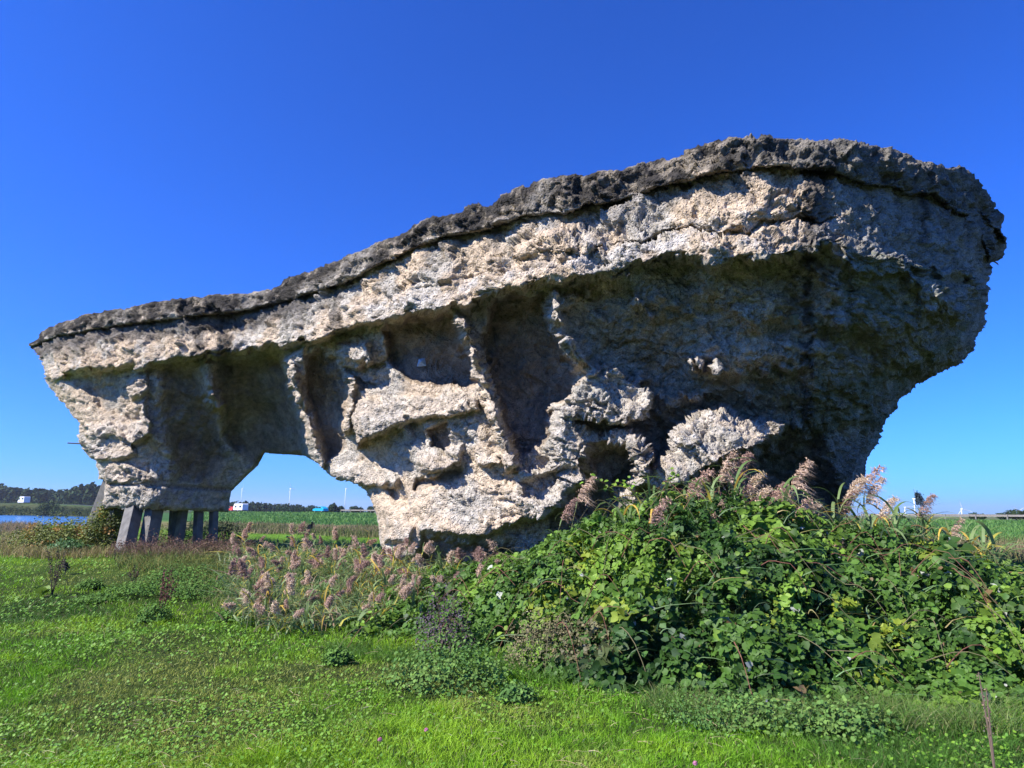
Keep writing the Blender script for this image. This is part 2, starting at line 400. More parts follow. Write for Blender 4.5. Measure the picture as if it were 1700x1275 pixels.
RN1 = np.clip(gn(.035, 51, 3), -.6, .8); RN2 = np.clip(gn(.028, 57, 3), -.5, .5)
def cav(poly, d, blur=12, rr=.25):
    global depth, rough
    s = sdf(wx, wy, poly); b = blur*lscale
    m_ = sstep(b*.5, -b*1.3, s)*(gy > L_+2); depth = depth+.74*d*m_*(.75+.25*sstep(0, -60, s)); rough = rough*(1-m_)+rr*m_
def rib(line, w, d, rr=1.2, asym=0):
    global depth, rough
    dd = seg_dist(wx, wy, line); w = w*lscale*(1.15+.6*RN1); d = d*(.85+.5*RN2)
    m_ = np.exp(-(dd/w)**2.6)*(gy > L_-4); depth = depth-d*m_; rough = np.maximum(rough, rr*m_)
def blob(poly, d, blur=9, rr=.9, tilt=0, overhang=0):
    """protruding block: rises towards its lower edge, then cuts back sharply"""
    global depth, rough
    s = sdf(wx, wy, poly); b = blur*lscale
    ys = [p[1] for p in poly]; t_ = np.clip((gy-min(ys))/(max(ys)-min(ys)+1e-6), 0, 1)
    m_ = sstep(b*.5, -b, s); depth = depth-d*m_*((1-tilt)+tilt*t_); rough = rough*(1-m_)+rr*m_
arc_ok = sstep(0, 60, seg_dist(gx, gy, [(380, 848), (400, 800), (440, 751), (508, 757), (562, 797), (608, 815), (632, 890)]))*sstep(0, -40, sd)*.8+.2
def slab(poly, d0, d1, blur=9, rr=.8):
    """block whose face lies at inset d0 at its top and d1 at its foot"""
    global depth, rough
    s = sdf(wx, wy, poly); b = blur*lscale; ys = [p[1] for p in poly]; t_ = np.clip((wy-min(ys))/(max(ys)-min(ys)), -.1, 1.1)
    m_ = sstep(b*.5, -b, s); depth = depth*(1-m_)+(d0+(d1-d0)*t_)*m_; rough = rough*(1-m_)+rr*m_
# left end
cav([(112,622),(200,612),(208,640),(205,690),(180,690),(150,670),(130,650)], .4, 14, .5)
cav([(262,602),(300,600),(336,606),(352,660),(385,760),(340,800),(292,790),(268,700)], .8, 26, .4)
cav([(368,592),(440,584),(474,594),(490,650),(506,700),(520,790),(420,790),(372,720),(360,640)], 1.0, 20, .4)
rib([(230,650),(240,680),(247,705)], 8, .35)
blob([(212,612),(240,610),(244,650),(226,664),(212,650)], .35, 6, 1.1, .5)
blob([(188,708),(250,700),(252,722),(224,736),(190,730)], .55, 7, .8, .5)
blob([(135,705),(185,700),(230,750),(200,764),(160,762),(150,730)], .35, 8, 1.0, .4)
blob([(345,655),(368,650),(375,672),(350,682),(340,672)], .75, 6, 1.0, .5)
rib([(350,605),(352,630),(356,660)], 12, .35, .6)
blob([(175,770),(215,768),(250,790),(250,800),(178,800)], .25, 6, 1.0, .4)
# pillar above the arch and niches beside it
rib([(488,610),(494,640),(505,690),(528,740),(536,775)], 9, .55, .8)
blob([(470,590),(508,575),(512,620),(500,650),(480,640)], .5, 8, .9, .4)
cav([(510,590),(535,576),(562,590),(575,640),(576,700),(570,750),(545,765),(530,720),(512,670)], 1.0, 8, .42)
cav([(560,590),(600,600),(650,590),(640,640),(600,650),(580,630)], .5, 8, .9)
rib([(578,625),(580,670),(578,720)], 5, .55)
blob([(565,570),(612,572),(616,600),(590,612),(566,602)], .55, 6, .8, .3)
cav([(640,545),(700,525),(748,520),(765,560),(785,600),(792,645),(740,645),(700,640),(668,625),(645,600)], 1.05, 9, .25)
rib([(758,535),(778,565),(792,600),(800,640),(822,690),(838,730),(850,765)], 14, .85, .9)
rib([(762,530),(770,560)], 8, .5, 1.2)
slab([(590,664),(680,655),(740,652),(795,636),(790,684),(700,694),(660,712),(592,742),(584,700)], .95, .62, 7, .75)

cav([(714,706),(745,700),(756,720),(752,745),(732,756),(714,745)], .6, 5, .3)
cav([(672,690),(710,694),(708,730),(690,730)], .35, 6, .6)
blob([(690,745),(750,752),(776,738),(768,764),(740,780),(700,776)], .45, 6, .8, .7)
cav([(690,790),(735,784),(770,772),(772,790),(740,806),(705,822),(690,812)], .55, 6, .4)
blob([(560,770),(610,765),(660,790),(660,808),(600,806),(560,796)], .45, 8, 1.0, .6)
cav([(628,800),(670,815),(684,838),(650,830)], .5, 6, .6)
slab([(700,806),(800,790),(880,810),(890,860),(800,894),(700,888),(690,840)], 1.35, .95, 10, .6)
slab([(634,832),(676,838),(690,880),(680,905),(636,900)], 1.6, 1.35, 7, .6)
blob([(640,905),(700,912),(692,928),(650,926)], .35, 5, .8, .4)
cav([(700,895),(850,900),(860,940),(700,940)], .6, 8, .4)
blob([(780,740),(830,745),(826,772),(796,776)], .35, 6, .6, .6)
# middle
cav([(815,500),(860,486),(912,480),(925,540),(950,600),(938,680),(915,740),(870,755),(845,720),(825,650),(800,580)], 1.0, 10, .28)
rib([(918,492),(930,530),(948,575),(968,600),(1000,640)], 15, .8, .9)
rib([(1000,640),(960,660),(940,700),(932,760),(925,800)], 20, .7, 1.3)
rib([(918,682),(945,668)], 6, .6, .8)
slab([(945,650),(1000,606),(1040,622),(1085,655),(1075,690),(1000,700),(935,700)], .95, .7, 9, 1.1)
slab([(925,706),(1040,700),(1075,720),(1090,790),(1060,800),(1050,735),(990,735),(965,800),(915,805)], 1.05, .8, 8, 1.0)
slab([(860,775),(960,780),(975,812),(940,850),(890,860),(860,830)], 1.15, .85, 9, 1.0)
slab([(1012,806),(1075,800),(1050,850),(1015,850)], 1.55, 1.2, 7, 1.0)
cav([(980,706),(1012,700),(1012,712),(990,716)], .3, 4, .5)
cav([(982,762),(1010,742),(1050,748),(1062,775),(1045,806),(1000,815),(985,790)], .45, 9, .4)
rib([(1060,740),(1080,770),(1070,800)], 12, .6, 1.3)

slab([(1030,802),(1092,770),(1112,715),(1155,682),(1215,686),(1300,702),(1275,730),(1222,762),(1168,788),(1120,800),(1060,816)], .95, .70, 7, .85)
blob([(1112,725),(1150,715),(1170,728),(1150,742),(1112,738)], .22, 6, 1.0, .4)
blob([(1172,602),(1190,598),(1210,610),(1196,618),(1178,622)], 1.05, 4, .9, .5)
blob([(1052,622),(1062,618),(1080,632),(1060,640)], .55, 4, .9, .5)
rib([(1145,600),(1150,615)], 3.5, .7); rib([(1160,598),(1162,612)], 3.5, .6); rib([(1140,648),(1156,654)], 5, .65)
rib([(1050,500),(1062,505),(1078,520)], 5, .45); rib([(962,480),(970,492)], 4, .4)
cav([(860,800),(930,775),(935,800),(915,830),(880,835)], .6, 8, .5)
cav([(1090,800),(1200,790),(1280,740),(1360,720),(1390,760),(1380,860),(1100,860)], .7, 16, .4)
cav([(905,850),(960,800),(1030,815),(1040,850),(1000,880),(920,880)], .5, 8, .4)
# broad scars on the shaded underside
rib([(1060,500),(1130,510),(1180,490)], 16, .14, .5); rib([(1190,590),(1280,600),(1340,585)], 18, .22, .4)
rib([(1100,650),(1180,640),(1260,655)], 22, .2, .5); cav([(1150,630),(1330,610),(1340,640),(1180,665)], .3, 16, .3)
cav([(1270,520),(1320,480),(1350,500),(1320,560),(1290,600)], .22, 14, .4)
rib([(1385,420),(1380,520),(1365,620),(1350,700)], 22, .28, .5)
cav([(1540,490),(1570,480),(1578,510),(1550,520)], .3, 8, .4); rib([(1520,470),(1560,500),(1590,520)], 9, .2, .8)
rib([(1400,450),(1470,430),(1560,460),(1620,500)], 20, .18, .7)
foot = (gx < 400) & (gy > 803+(gx-170)*.055)
depth = depth-.16*sstep(0, 3, gy-(803+(gx-170)*.055))*(gx < 400)+.14*np.exp(-((gy-(801+(gx-170)*.055))/2.2)**2)*(gx < 400)

# broad slanting planes so that no face stays smooth
an_ = fbm(np.stack([(gx*.8+gy*.6)*.006, (gy*.8-gx*.6)*.014, z0+71], -1), 3); depth = depth+np.where(gy > L_+8, (np.floor(an_*4)/4+.25*np.clip((an_*4-np.floor(an_*4))*4, 0, 1))*.30*lscale*arc_ok, 0)
# round the outline back so that the far side is met tangentially
wr = np.interp(gx, [40, 90, 160, 400, 700, 1250, 1400, 1500, 1680], [26, 18, 10, 9, 9, 9, 12, 42, 42])
dr = np.interp(gx, [40, 90, 160, 400, 700, 1250, 1400, 1500, 1680], [.9, .5, .3, .3, .3, .25, .3, 1.3, 1.3])
wr = np.where(topm > .5, 6, wr); dr = np.where(topm > .5, .08, dr)
q = np.clip(-sdn/wr, 0, 1); depth = depth+dr*(1-np.sqrt(np.clip(1-(1-q)**2, 0, 1)))
D = YR(gx)+depth

ins = sdn < 0
cell = ins[:-1, :-1] | ins[1:, :-1] | ins[:-1, 1:] | ins[1:, 1:]
use = np.zeros_like(ins); use[:-1, :-1] |= cell; use[1:, :-1] |= cell; use[:-1, 1:] |= cell; use[1:, 1:] |= cell
gry, grx = np.gradient(sdn, STEP); gl = np.hypot(grx, gry)+1e-6
out = use & ~ins
ux = np.where(out, gx-np.clip(sdn/gl, 0, 3.4)*grx/gl, gx); uy = np.where(out, gy-np.clip(sdn/gl, 0, 3.4)*gry/gl, gy)
P = np.array([0, 0, CAMZ])+rays(ux, uy)*D[..., None]
def gridnormals(P):
    a = np.gradient(P, axis=1); b = np.gradient(P, axis=0); n = np.cross(b, a); return n/(np.linalg.norm(n, axis=-1, keepdims=True)+1e-9)
Nn = gridnormals(P)
s_ = np.sign((Nn*(np.array([0, 0, CAMZ])-P)).sum(-1, keepdims=True)); Nn = Nn*s_
for it in range(3):      # push the relief out along the broad direction of the face, not along every grain
    for ax in (0, 1): Nn = (Nn+np.roll(Nn, 2, ax)+np.roll(Nn, -2, ax)+np.roll(Nn, 4, ax)+np.roll(Nn, -4, ax))/5
Nn = Nn/(np.linalg.norm(Nn, axis=-1, keepdims=True)+1e-9)
idx = np.flatnonzero(use.ravel())
Pu = P.reshape(-1, 3)[idx]; Nu = Nn.reshape(-1, 3)[idx]; ru = rough.ravel()[idx]; gxu = gx.ravel()[idx]; gyu = gy.ravel()[idx]
patch = sstep(-.35, .35, fbm(Pu*.9+3, 2))          # where the skin is broken and crusty
d1, d2, idv = worley(Pu*np.array([2.6, 2.6, 3.4])+.35*np.stack([perlin(Pu*3), perlin(Pu*3+9), perlin(Pu*3+19)], -1))
e1, e2, ide = worley(Pu*7.5+4+.3*np.stack([perlin(Pu*9), perlin(Pu*9+9), perlin(Pu*9+19)], -1))
Q_ = np.stack([Pu[:, 0]*.86-Pu[:, 1]*.5, Pu[:, 0]*.5+Pu[:, 1]*.86, Pu[:, 2]+.22*(Pu[:, 0]*.86-Pu[:, 1]*.5)], -1)   # bedding dips along the mass
wp_ = np.stack([fbm(Pu*1.7, 3), fbm(Pu*1.7+9, 3), fbm(Pu*1.7+19, 3)], -1)
fa, fe, fi = facets(Q_*np.array([.95, 1.4, 1.9])+.45*wp_); fb, fbe, fbi = facets(Q_*np.array([2.6, 3.2, 4.6])+.55*wp_+3); fc, fce, fci = facets(Q_*np.array([7, 8, 10])+.8*wp_+7)
disp = ru*(.07*fbm(Pu*1.5, 3)+.14*fa+.03*(fi-.5)+.075*fb*(.4+.8*patch)+.03*(fbi-.5)*sstep(0, .06, fbe)*patch-.05*sstep(.07, .0, fbe)*(fbi > .5)+.036*fc-.022*sstep(.08, 0, fce)*patch+.014*fbm(Pu*22, 2))
p1, p2, pid = worley(Pu*13+2+.5*np.stack([perlin(Pu*6+31)]*3, -1))
pit = sstep(.42, .15, p1)*(pid > .55)*sstep(-.25, .3, perlin(Pu*2.1+50)+.4*patch)
flake = (pid-.5)*sstep(0, .12, p2-p1)
rg = 1-np.abs(perlin(Pu*5+60))*2; rg2 = 1-np.abs(perlin(Pu*11+70))*2; rg3 = 1-np.abs(perlin(Pu*24+80))*2
disp = disp+.05*fbm(Pu*2.2+7, 3)+.012*fbm(Pu*15, 3)+ru*(-.06*pit+.016*flake+.022*(rg-.4)*patch+.014*(rg2-.4)+.010*(rg3-.4))
# broken edges: terraces that cut the roundness
lay = fbm(Pu*np.array([1.1, 1.1, 2.6])+13, 3); disp = disp+ru*.06*(np.floor(lay*5)/5+.2*np.clip((lay*5-np.floor(lay*5))*3, 0, 1)-lay)*1.6
capu = capm.ravel()[idx]
lay2 = fbm(Pu*1.6+23, 4)
capd = .06*fbm(Pu*1.1+3, 2)+.11*fa+.07*fb+.03*fc+.02*fbm(Pu*9, 3)-.04*pit-.035*sstep(.07, .0, fbe)
capd = capd*(.5+.5*sstep(0, -16, sdn.ravel()[idx]))
disp = np.where(capu, capd, disp)
archu = arch_soft.ravel()[idx]; disp = disp*(1-.55*archu)
Pd = Pu+Nu*disp[:, None]
# base colours
def vn(P, sx, sz, z): return fbm(np.stack([P[:, 0]*sx, P[:, 1]*sx, P[:, 2]*sz], -1)+z, 3)
g1 = fbm(Pu*.7+5, 3); g2 = fbm(Pu*3+1, 3); g3 = fbm(Pu*8+2, 3)
warm = np.array([.60, .475, .34]); grey = np.array([.50, .455, .385]); brown = np.array([.215, .165, .125]); dark = np.array([.060, .054, .047]); olive = np.array([.20, .205, .14])
c = mix(warm, grey, sstep(-.25, .35, g1+.35*g2))
cavm = sstep(.62, .35, ru)*(gyu > curve(Lc, gxu)+6); c = mix(c, brown, np.clip(cavm*(.8+.5*g2), 0, .95))  # hollows turn brown, darkened in colour to deepen their shade
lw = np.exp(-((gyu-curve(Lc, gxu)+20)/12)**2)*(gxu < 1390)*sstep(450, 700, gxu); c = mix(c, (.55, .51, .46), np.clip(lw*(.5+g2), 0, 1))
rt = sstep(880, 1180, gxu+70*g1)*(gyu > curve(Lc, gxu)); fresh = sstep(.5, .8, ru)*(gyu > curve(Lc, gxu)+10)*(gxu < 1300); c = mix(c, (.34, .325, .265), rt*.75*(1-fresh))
rt2 = sstep(1360, 1420, gxu+20*g1); c = mix(c, (.28, .265, .22), rt2*.85); c = mix(c, (.27, .26, .235), rt2*sstep(.1, .6, g2+.5*g1)*.8)  # right end: stained tone, with part of its shade put into the colour
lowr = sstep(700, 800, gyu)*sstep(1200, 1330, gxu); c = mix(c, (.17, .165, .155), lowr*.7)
c = mix(c, olive, np.clip(sstep(.05, .5, g1+.5*g2)*sstep(900, 1100, gxu)*(gyu > curve(Lc, gxu)+4)*.9*(1-fresh), 0, 1)); c = mix(c, (.52, .46, .385), fresh*.6)
dc = gyu-curve(Cc, gxu)
capc = mix(mix(dark, (.23, .195, .15), sstep(-.05, .6, g2+.5*g3+.5*sstep(900, 1300, gxu)-.1)), (.21, .195, .165), sstep(1150, 1400, gxu)*.7)
c = mix(c, capc, sstep(-.5, -6, dc+7*g2)*(1-.35*sstep(.1, .6, g1)))
strk = sstep(-.15, .4, n2(gxu*.035, Pu[:, 0]*0, 1.0, 3.3)+.45*g2)*sstep(60, 4, dc)*(dc > -3); c = mix(c, (.15, .135, .12), strk*.8); lf = sstep(600, 480, gxu)*sstep(34, 16, dc+10*g2)*(dc > 0); c = mix(c, (.12, .11, .10), lf*.85)
for (sx, w_, y1) in ((1362, 30, 400), (372, 22, 640), (330, 20, 600), (1532, 10, 410), (560, 16, 560), (470, 20, 540), (1340, 16, 720)):
    m_ = sstep(w_, w_*.3, np.abs(gxu-sx+10*g2))*sstep(y1+20, y1-30, gyu)*(dc > -8); c = mix(c, dark*1.1, m_*.75)
c = mix(c, (.08, .07, .06), np.exp(-(dc/2.6)**2)*.6*sstep(-.4, .3, g2+.3))
sc_ = sstep(.05, .5, vn(Pu, 1.6, 2.4, 31)+.5*g3)*sstep(860, 960, gxu)*(gyu > curve(Lc, gxu)+8); c = mix(c, (.40, .385, .34), sc_*.65)
ds = sstep(.1, .5, vn(Pu, 2.4, .35, 41))*(.3+.7*sstep(.6, .3, ru)); c = mix(c, (.13, .12, .10), ds*.5)
c = c*(1-.5*sstep(.06, 0, fbe)*sstep(.3, .7, ru))[:, None]
c = c*(1+.26*g3[:, None]+.16*g2[:, None]); c = np.clip(c, .03, .72)

rock = thing('rock_formation', 'huge weathered beige rock-like concrete mass with an arch, standing behind the brambles', 'rock', (-3, 15, .4))
RINV = Vector(rock.location)
remap = np.full(H*W, -1); remap[idx] = np.arange(len(idx))
ii, jj = np.nonzero(cell)
quad = np.stack([ii*W+jj, ii*W+jj+1, (ii+1)*W+jj+1, (ii+1)*W+jj], -1)
cgy = gy.ravel()[quad].mean(1); cgx = gx.ravel()[quad].mean(1)
quad = remap[quad][:, ::-1]
is_cap = cgy < curve(Cc, cgx); is_foot = (cgx < 400) & (cgy > 803+(cgx-170)*.055)
off = np.array(RINV)
def submesh(name, mask, smooth=True):
    q = quad[mask]; u, inv = np.unique(q, return_inverse=True); q = inv.reshape(q.shape)
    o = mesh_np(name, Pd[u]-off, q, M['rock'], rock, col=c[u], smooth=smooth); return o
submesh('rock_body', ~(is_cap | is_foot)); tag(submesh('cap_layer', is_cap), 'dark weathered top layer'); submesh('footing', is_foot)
# far side: boundary edges swept away from the viewer and closed by a coarse rear wall
ed = np.concatenate([quad[:, [0, 1]], quad[:, [1, 2]], quad[:, [2, 3]], quad[:, [3, 0]]])
es = np.sort(ed, 1); key = es[:, 0]*10**7+es[:, 1]; uq, cnt = np.unique(key, return_counts=True)
be = ed[np.isin(key, uq[cnt == 1])]
bu, inv = np.unique(be, return_inverse=True); be = inv.reshape(be.shape)
def thick(px, z): return np.interp(z, [0, 3, 6, 7], [1.6, 3.4, 4.6, 5.0])*np.interp(px, [40, 200, 1300, 1500, 1680], [.55, .8, 1, .8, .35])
Pb = Pd[bu]; rb = Pb-np.array([0, 0, CAMZ]); rb = rb/rb[:, 1:2]
rings = [Pb]; nb = len(bu); ks = [.03, .1, .22, .4, .62, .82, 1.0]
topb = sstep(20, 12, np.abs(gyu[bu]-curve(T, gxu[bu])))*sstep(1640, 1560, gxu[bu])*sstep(60, 130, gxu[bu])
for k_, t_ in enumerate(ks):
    Q = Pb+rb*(thick(gxu[bu], Pb[:, 2])*t_)[:, None]
    nzv = fbm(Q*1.3, 3)
    lim = np.maximum(Pb[:, 2], 6.2); Q[:, 2] = Q[:, 2]*(1-topb)+topb*np.minimum(Q[:, 2], Pb[:, 2]-.02-.25*t_+.04*nzv)
    rings.append(Q)
VV = np.concatenate(rings); ff = []
for k_ in range(len(ks)): ff.append(np.stack([be[:, 0]+k_*nb, be[:, 1]+k_*nb, be[:, 1]+(k_+1)*nb, be[:, 0]+(k_+1)*nb], -1))
cb = np.tile(c[bu], (len(ks)+1, 1))
G8 = 8; sub = np.zeros_like(use); I8 = np.arange(0, H, G8); J8 = np.arange(0, W, G8)
sx_, sy_ = gx[np.ix_(I8, J8)], gy[np.ix_(I8, J8)]; sdc = sdn[np.ix_(I8, J8)]; Dc = D[np.ix_(I8, J8)]
PP = np.array([0, 0, CAMZ])+rays(sx_, sy_)*Dc[..., None]; th = thick(sx_, PP[..., 2])
ry = rays(sx_, sy_); PP = PP+ry*th[..., None]; PP[..., 2] = np.minimum(PP[..., 2], 6.75)
PP = PP+.2*np.stack([fbm(PP*.8, 2)]*3, -1)
ok = (sdc < -14); ck = ok[:-1, :-1] & ok[1:, :-1] & ok[:-1, 1:] & ok[1:, 1:]; a_, b_ = np.nonzero(ck); w8 = len(J8)
bq = np.stack([a_*w8+b_, a_*w8+b_+1, (a_+1)*w8+b_+1, (a_+1)*w8+b_], -1)+len(VV)
VV = np.concatenate([VV, PP.reshape(-1, 3)]); cb = np.concatenate([cb, np.tile([[.3, .27, .22]], (PP.size//3, 1))])
# rear wall vertices unused by faces are harmless; drop them
allf = np.concatenate(ff+[bq]); u, inv = np.unique(allf, return_inverse=True)
mesh_np('rear_face', VV[u]-off, inv.reshape(allf.shape), M['rock'], rock, col=cb[u], smooth=True)

# concrete piles under the left foot
def pile(p0, Y0, p1, Y1, w):
    a = pt(p0[0], p0[1], Y0); b = pt(p1[0], p1[1], Y1); a = Vector(a)-RINV; b = Vector(b)-RINV
    d = (a-b); b = b-d.normalized()*.5; a = a+d.normalized()*.45; d = a-b
    m = MB(); rot = d.to_track_quat('Z', 'Y').to_matrix(); rot = rot @ Matrix.Rotation(R(0), 3, 'Z')
    m.box((0, 0, 0), (w, w, d.length))
    o = m.build('concrete_pile', M['pile'], rock, bevel=.015)
    z = d.normalized(); xa = Vector((.86, -.5, 0)); y = z.cross(xa).normalized(); xa = y.cross(z)
    mm = Matrix((xa, y, z)).transposed().to_4x4(); mm.translation = (a+b)/2; o.matrix_local = mm
for a, Ya, b, Yb, w in (((222,848),18.6,(205,922),17.6,.33),((256,848),18.7,(244,910),18.3,.34),((304,848),19.6,(296,905),19.4,.20),((330,850),19.8,(327,910),19.6,.20),((355,850),20.0,(353,912),19.9,.19),
                        ((186,800),19.4,(158,872),20.2,.34),((289,850),21.0,(287,880),21.1,.2),((196,848),21.5,(198,880),21.8,.7)):
    pile(a, Ya, b, Yb, w)
def on_rock(px, py):
    j = int(round((px-36)/STEP)); i = int(round((py-214)/STEP)); return P[i, j], Nn[i, j]
m = MB(); a, _ = on_rock(140, 738); a = Vector(a)-RINV; m.tube([a+Vector((.5, 0, .0)), a+Vector((-.42, -.1, .03))], .018, 6); m.build('steel_rod', M['steel'], rock)
a, nn = on_rock(1321, 528); a = Vector(a)-RINV+Vector(nn)*.06; m = MB(); m.box(a, (.10, .12, .16), Matrix.Rotation(R(-20), 3, 'Y') @ Matrix.Rotation(R(20), 3, 'X')); m.build('wooden_wedge', M['wood'], rock, bevel=.01)
a, nn = on_rock(703, 604); a = Vector(a)-RINV+Vector(nn)*.10; m = MB()
m.add([a+Vector(v) for v in ((-.1,0,-.08),(.1,0,-.07),(.06,.02,.1),(-.07,.03,.09),(0,-.08,.01))], [(0,1,4),(1,2,4),(2,3,4),(3,0,4)]); m.build('plastic_scrap', M['plastic'], rock)

# ================================================================== vegetation
def unit(a): return a/(np.linalg.norm(a, axis=-1, keepdims=True)+1e-9)
LT = np.array([(0, 0, 0), (-.40, .28, .07), (-.34, .66, .05), (0, 1, -.10), (.34, .66, .05), (.40, .28, .07)], float)
LF = np.array([(0, 2, 1), (0, 3, 2), (0, 4, 3), (0, 5, 4)])
def leaf_cloud(P, n, size, col, a=None, width=1.0):
    """P centres, n leaf normals, size lengths, col colours -> V, F, C"""
    N = len(P); n = unit(n)
    if a is None: a = rng.normal(size=(N, 3))
    a = unit(a-n*(a*n).sum(1, keepdims=True)); b = np.cross(a, n)
    s = np.asarray(size)[:, None, None]
    V = P[:, None]+s*(LT[None, :, 0:1]*width*b[:, None]+(LT[None, :, 1:2]-.5)*a[:, None]+LT[None, :, 2:3]*n[:, None])
    Fc = (np.arange(N)*6)[:, None, None]+LF[None]
    return V.reshape(-1, 3), Fc.reshape(-1, 3), np.repeat(col, 6, 0)
def strips(P, d, L, w, bend, col, seg=3, tipcol=None):
    """blades: root P, direction d (unit), length L, width w, bend vector; -> V,F,C"""
    N = len(P); side = unit(np.cross(d, rng.normal(size=(N, 3)))); ts = np.linspace(0, 1, seg+1); Vs = []
    for k, t in enumerate(ts):
        c_ = P+d*(L*t)[:, None]+bend*(L*t*t)[:, None]
        ww = (w*(1-t)**.7*.5)[:, None]
        if k < seg: Vs += [c_-side*ww, c_+side*ww]
        else: Vs += [c_]
    V = np.stack(Vs, 1); m = V.shape[1]; b0 = (np.arange(N)*m)[:, None]
    fq = [np.array([2*k, 2*k+1, 2*k+3, 2*k+2]) for k in range(seg-1)]
    Q = np.concatenate([b0+q[None] for q in fq]) if fq else np.zeros((0, 4), int)
    Tt = b0+np.array([2*seg-2, 2*seg-1, 2*seg])[None]
    C = np.repeat(col, m, 0).reshape(N, m, 3)
    if tipcol is not None: C[:, -1] = tipcol
    return V.reshape(-1, 3), [Q, Tt], C.reshape(-1, 3)
def merge(parts):
    Vs, fs, Cs, n = [], {}, [], 0
    for V, f, C in parts:
        for q in (f if isinstance(f, list) else [f]):
            if len(q): fs.setdefault(q.shape[1], []).append(q+n)
        Vs.append(V); Cs.append(C); n += len(V)
    return np.concatenate(Vs), [np.concatenate(v) for v in fs.values()], np.concatenate(Cs)
def proj(P):
    q = (P-np.array([0, 0, CAMZ])) @ RM; return 850-F*q[..., 0]/q[..., 2]*1.0, 637.5+F*q[..., 1]/q[..., 2]
def jit(col, N, a=.25, b=.12):
    c_ = np.tile(np.asarray(col, float), (N, 1)); return np.clip(c_*(1+a*(rng.random((N, 1))*2-1))*(1+b*(rng.random((N, 3))*2-1)), .004, .9)

# ---- bramble bank: a mounded bank in front of and under the overhang
tanp = lambda px: rays(px, 800.)[0]
base_px = [(540,1055),(600,1075),(700,1082),(780,1090),(850,1108),(920,1135),(1000,1155),(1100,1170),(1200,1188),(1300,1200),(1400,1192),(1500,1188),(1600,1195),(1700,1200),(1800,1200)]
crest_px = [(540,1000,9.5),(600,972,10.5),(650,952,11.2),(700,940,11.4),(800,918,11.4),(860,905,11.2),(910,880,10.6),(960,858,10.2),(1040,828,9.8),(1100,808,9.6),(1200,820,9.4),(1330,842,9.4),(1400,856,9.5),(1500,878,9.6),(1560,895,9.6),(1650,925,9.5),(1700,938,9.4),(1800,960,9.2)]
bp_ = np.array([gpt(x, y) for x, y in base_px]); bt = bp_[:, 0]/bp_[:, 1]
cp_ = np.array([pt(x, y, Y) for x, y, Y in crest_px]); ct_ = cp_[:, 0]/cp_[:, 1]
def bush_h(x, y):
    a = x/np.maximum(y, .1); Yf = np.interp(a, bt, bp_[:, 1])+.35*n2(x, y, .9, 8); Yc = np.interp(a, ct_, cp_[:, 1]); Zc = np.interp(a, ct_, cp_[:, 2])-.14-.12*sstep(.0, -.12, a)
    t = np.clip((y-Yf)/(Yc-Yf), -1, 3); g = gz(x, y)
    up_ = 1-np.clip(1-t, 0, 1)**2.1; z = np.where(t < 0, 0, up_)*(Zc-g)
    z = z*(1-.35*sstep(1.0, 1.9, t)); lump = .30*n2(x, y, .75, 1)+.24*n2(x, y, 1.9, 2)+.12*n2(x, y, 4.2, 3)
    z = z+lump*sstep(.02, .35, t)*np.where(t > .85, .45, 1)*np.clip((Zc-g)/1.1, .3, 1)
    edge = sstep(bt[0]-.01, bt[0]+.06, a)
    return g, np.maximum(z, 0)*edge, t
def bank_points(N, tmax=1.7):
    a = rng.random(N)*(bt[-1]-bt[0])+bt[0]; Yf = np.interp(a, bt, bp_[:, 1]); Yc = np.interp(a, ct_, cp_[:, 1])
    t = rng.random(N)**1.55*tmax; y = Yf+(Yc-Yf)*t; x = a*y; return x, y
def bank_normal(x, y):
    e = .05; _, h0, _ = bush_h(x, y); g0 = gz(x, y)
    hx = bush_h(x+e, y)[1]+gz(x+e, y); hy = bush_h(x, y+e)[1]+gz(x, y+e)
    n = np.stack([-(hx-h0-g0)/e, -(hy-h0-g0)/e, np.ones(len(x))], -1); n[:, :2] = np.clip(n[:, :2], -2.5, 2.5); return unit(n)
BUSH = [  # centre px, label
 (640, 'low bramble bush among the pinkish reeds, leftmost of the bramble bank'),
 (790, 'bramble bush with broad leaves just right of the reed patch, below the rock foot'),
 (930, 'bramble bush with a yellowing streak of leaves on its upper left side'),
 (1080, 'tall bramble bush climbing highest against the shaded rock underside'),
 (1230, 'dense green bramble bush below the large pinkish reed plumes'),
 (1390, 'dark green bramble bush in front of the right foot of the rock'),
 (1540, 'bramble bush with bright yellow-green shoots, beside the open field'),
 (1700, 'low dark bramble bush at the right edge of the photo')]
bc = np.array([tanp(b[0]) for b in BUSH])
def bush_id(x, y):
    a = x/y+.035*n2(x, y, 1.3, 12); return np.abs(a[:, None]-bc[None]).argmin(1)
G_DK, G_MD, G_LT, G_YL, G_OL = (.030, .078, .013), (.078, .165, .022), (.17, .29, .032), (.26, .32, .03), (.09, .11, .035)
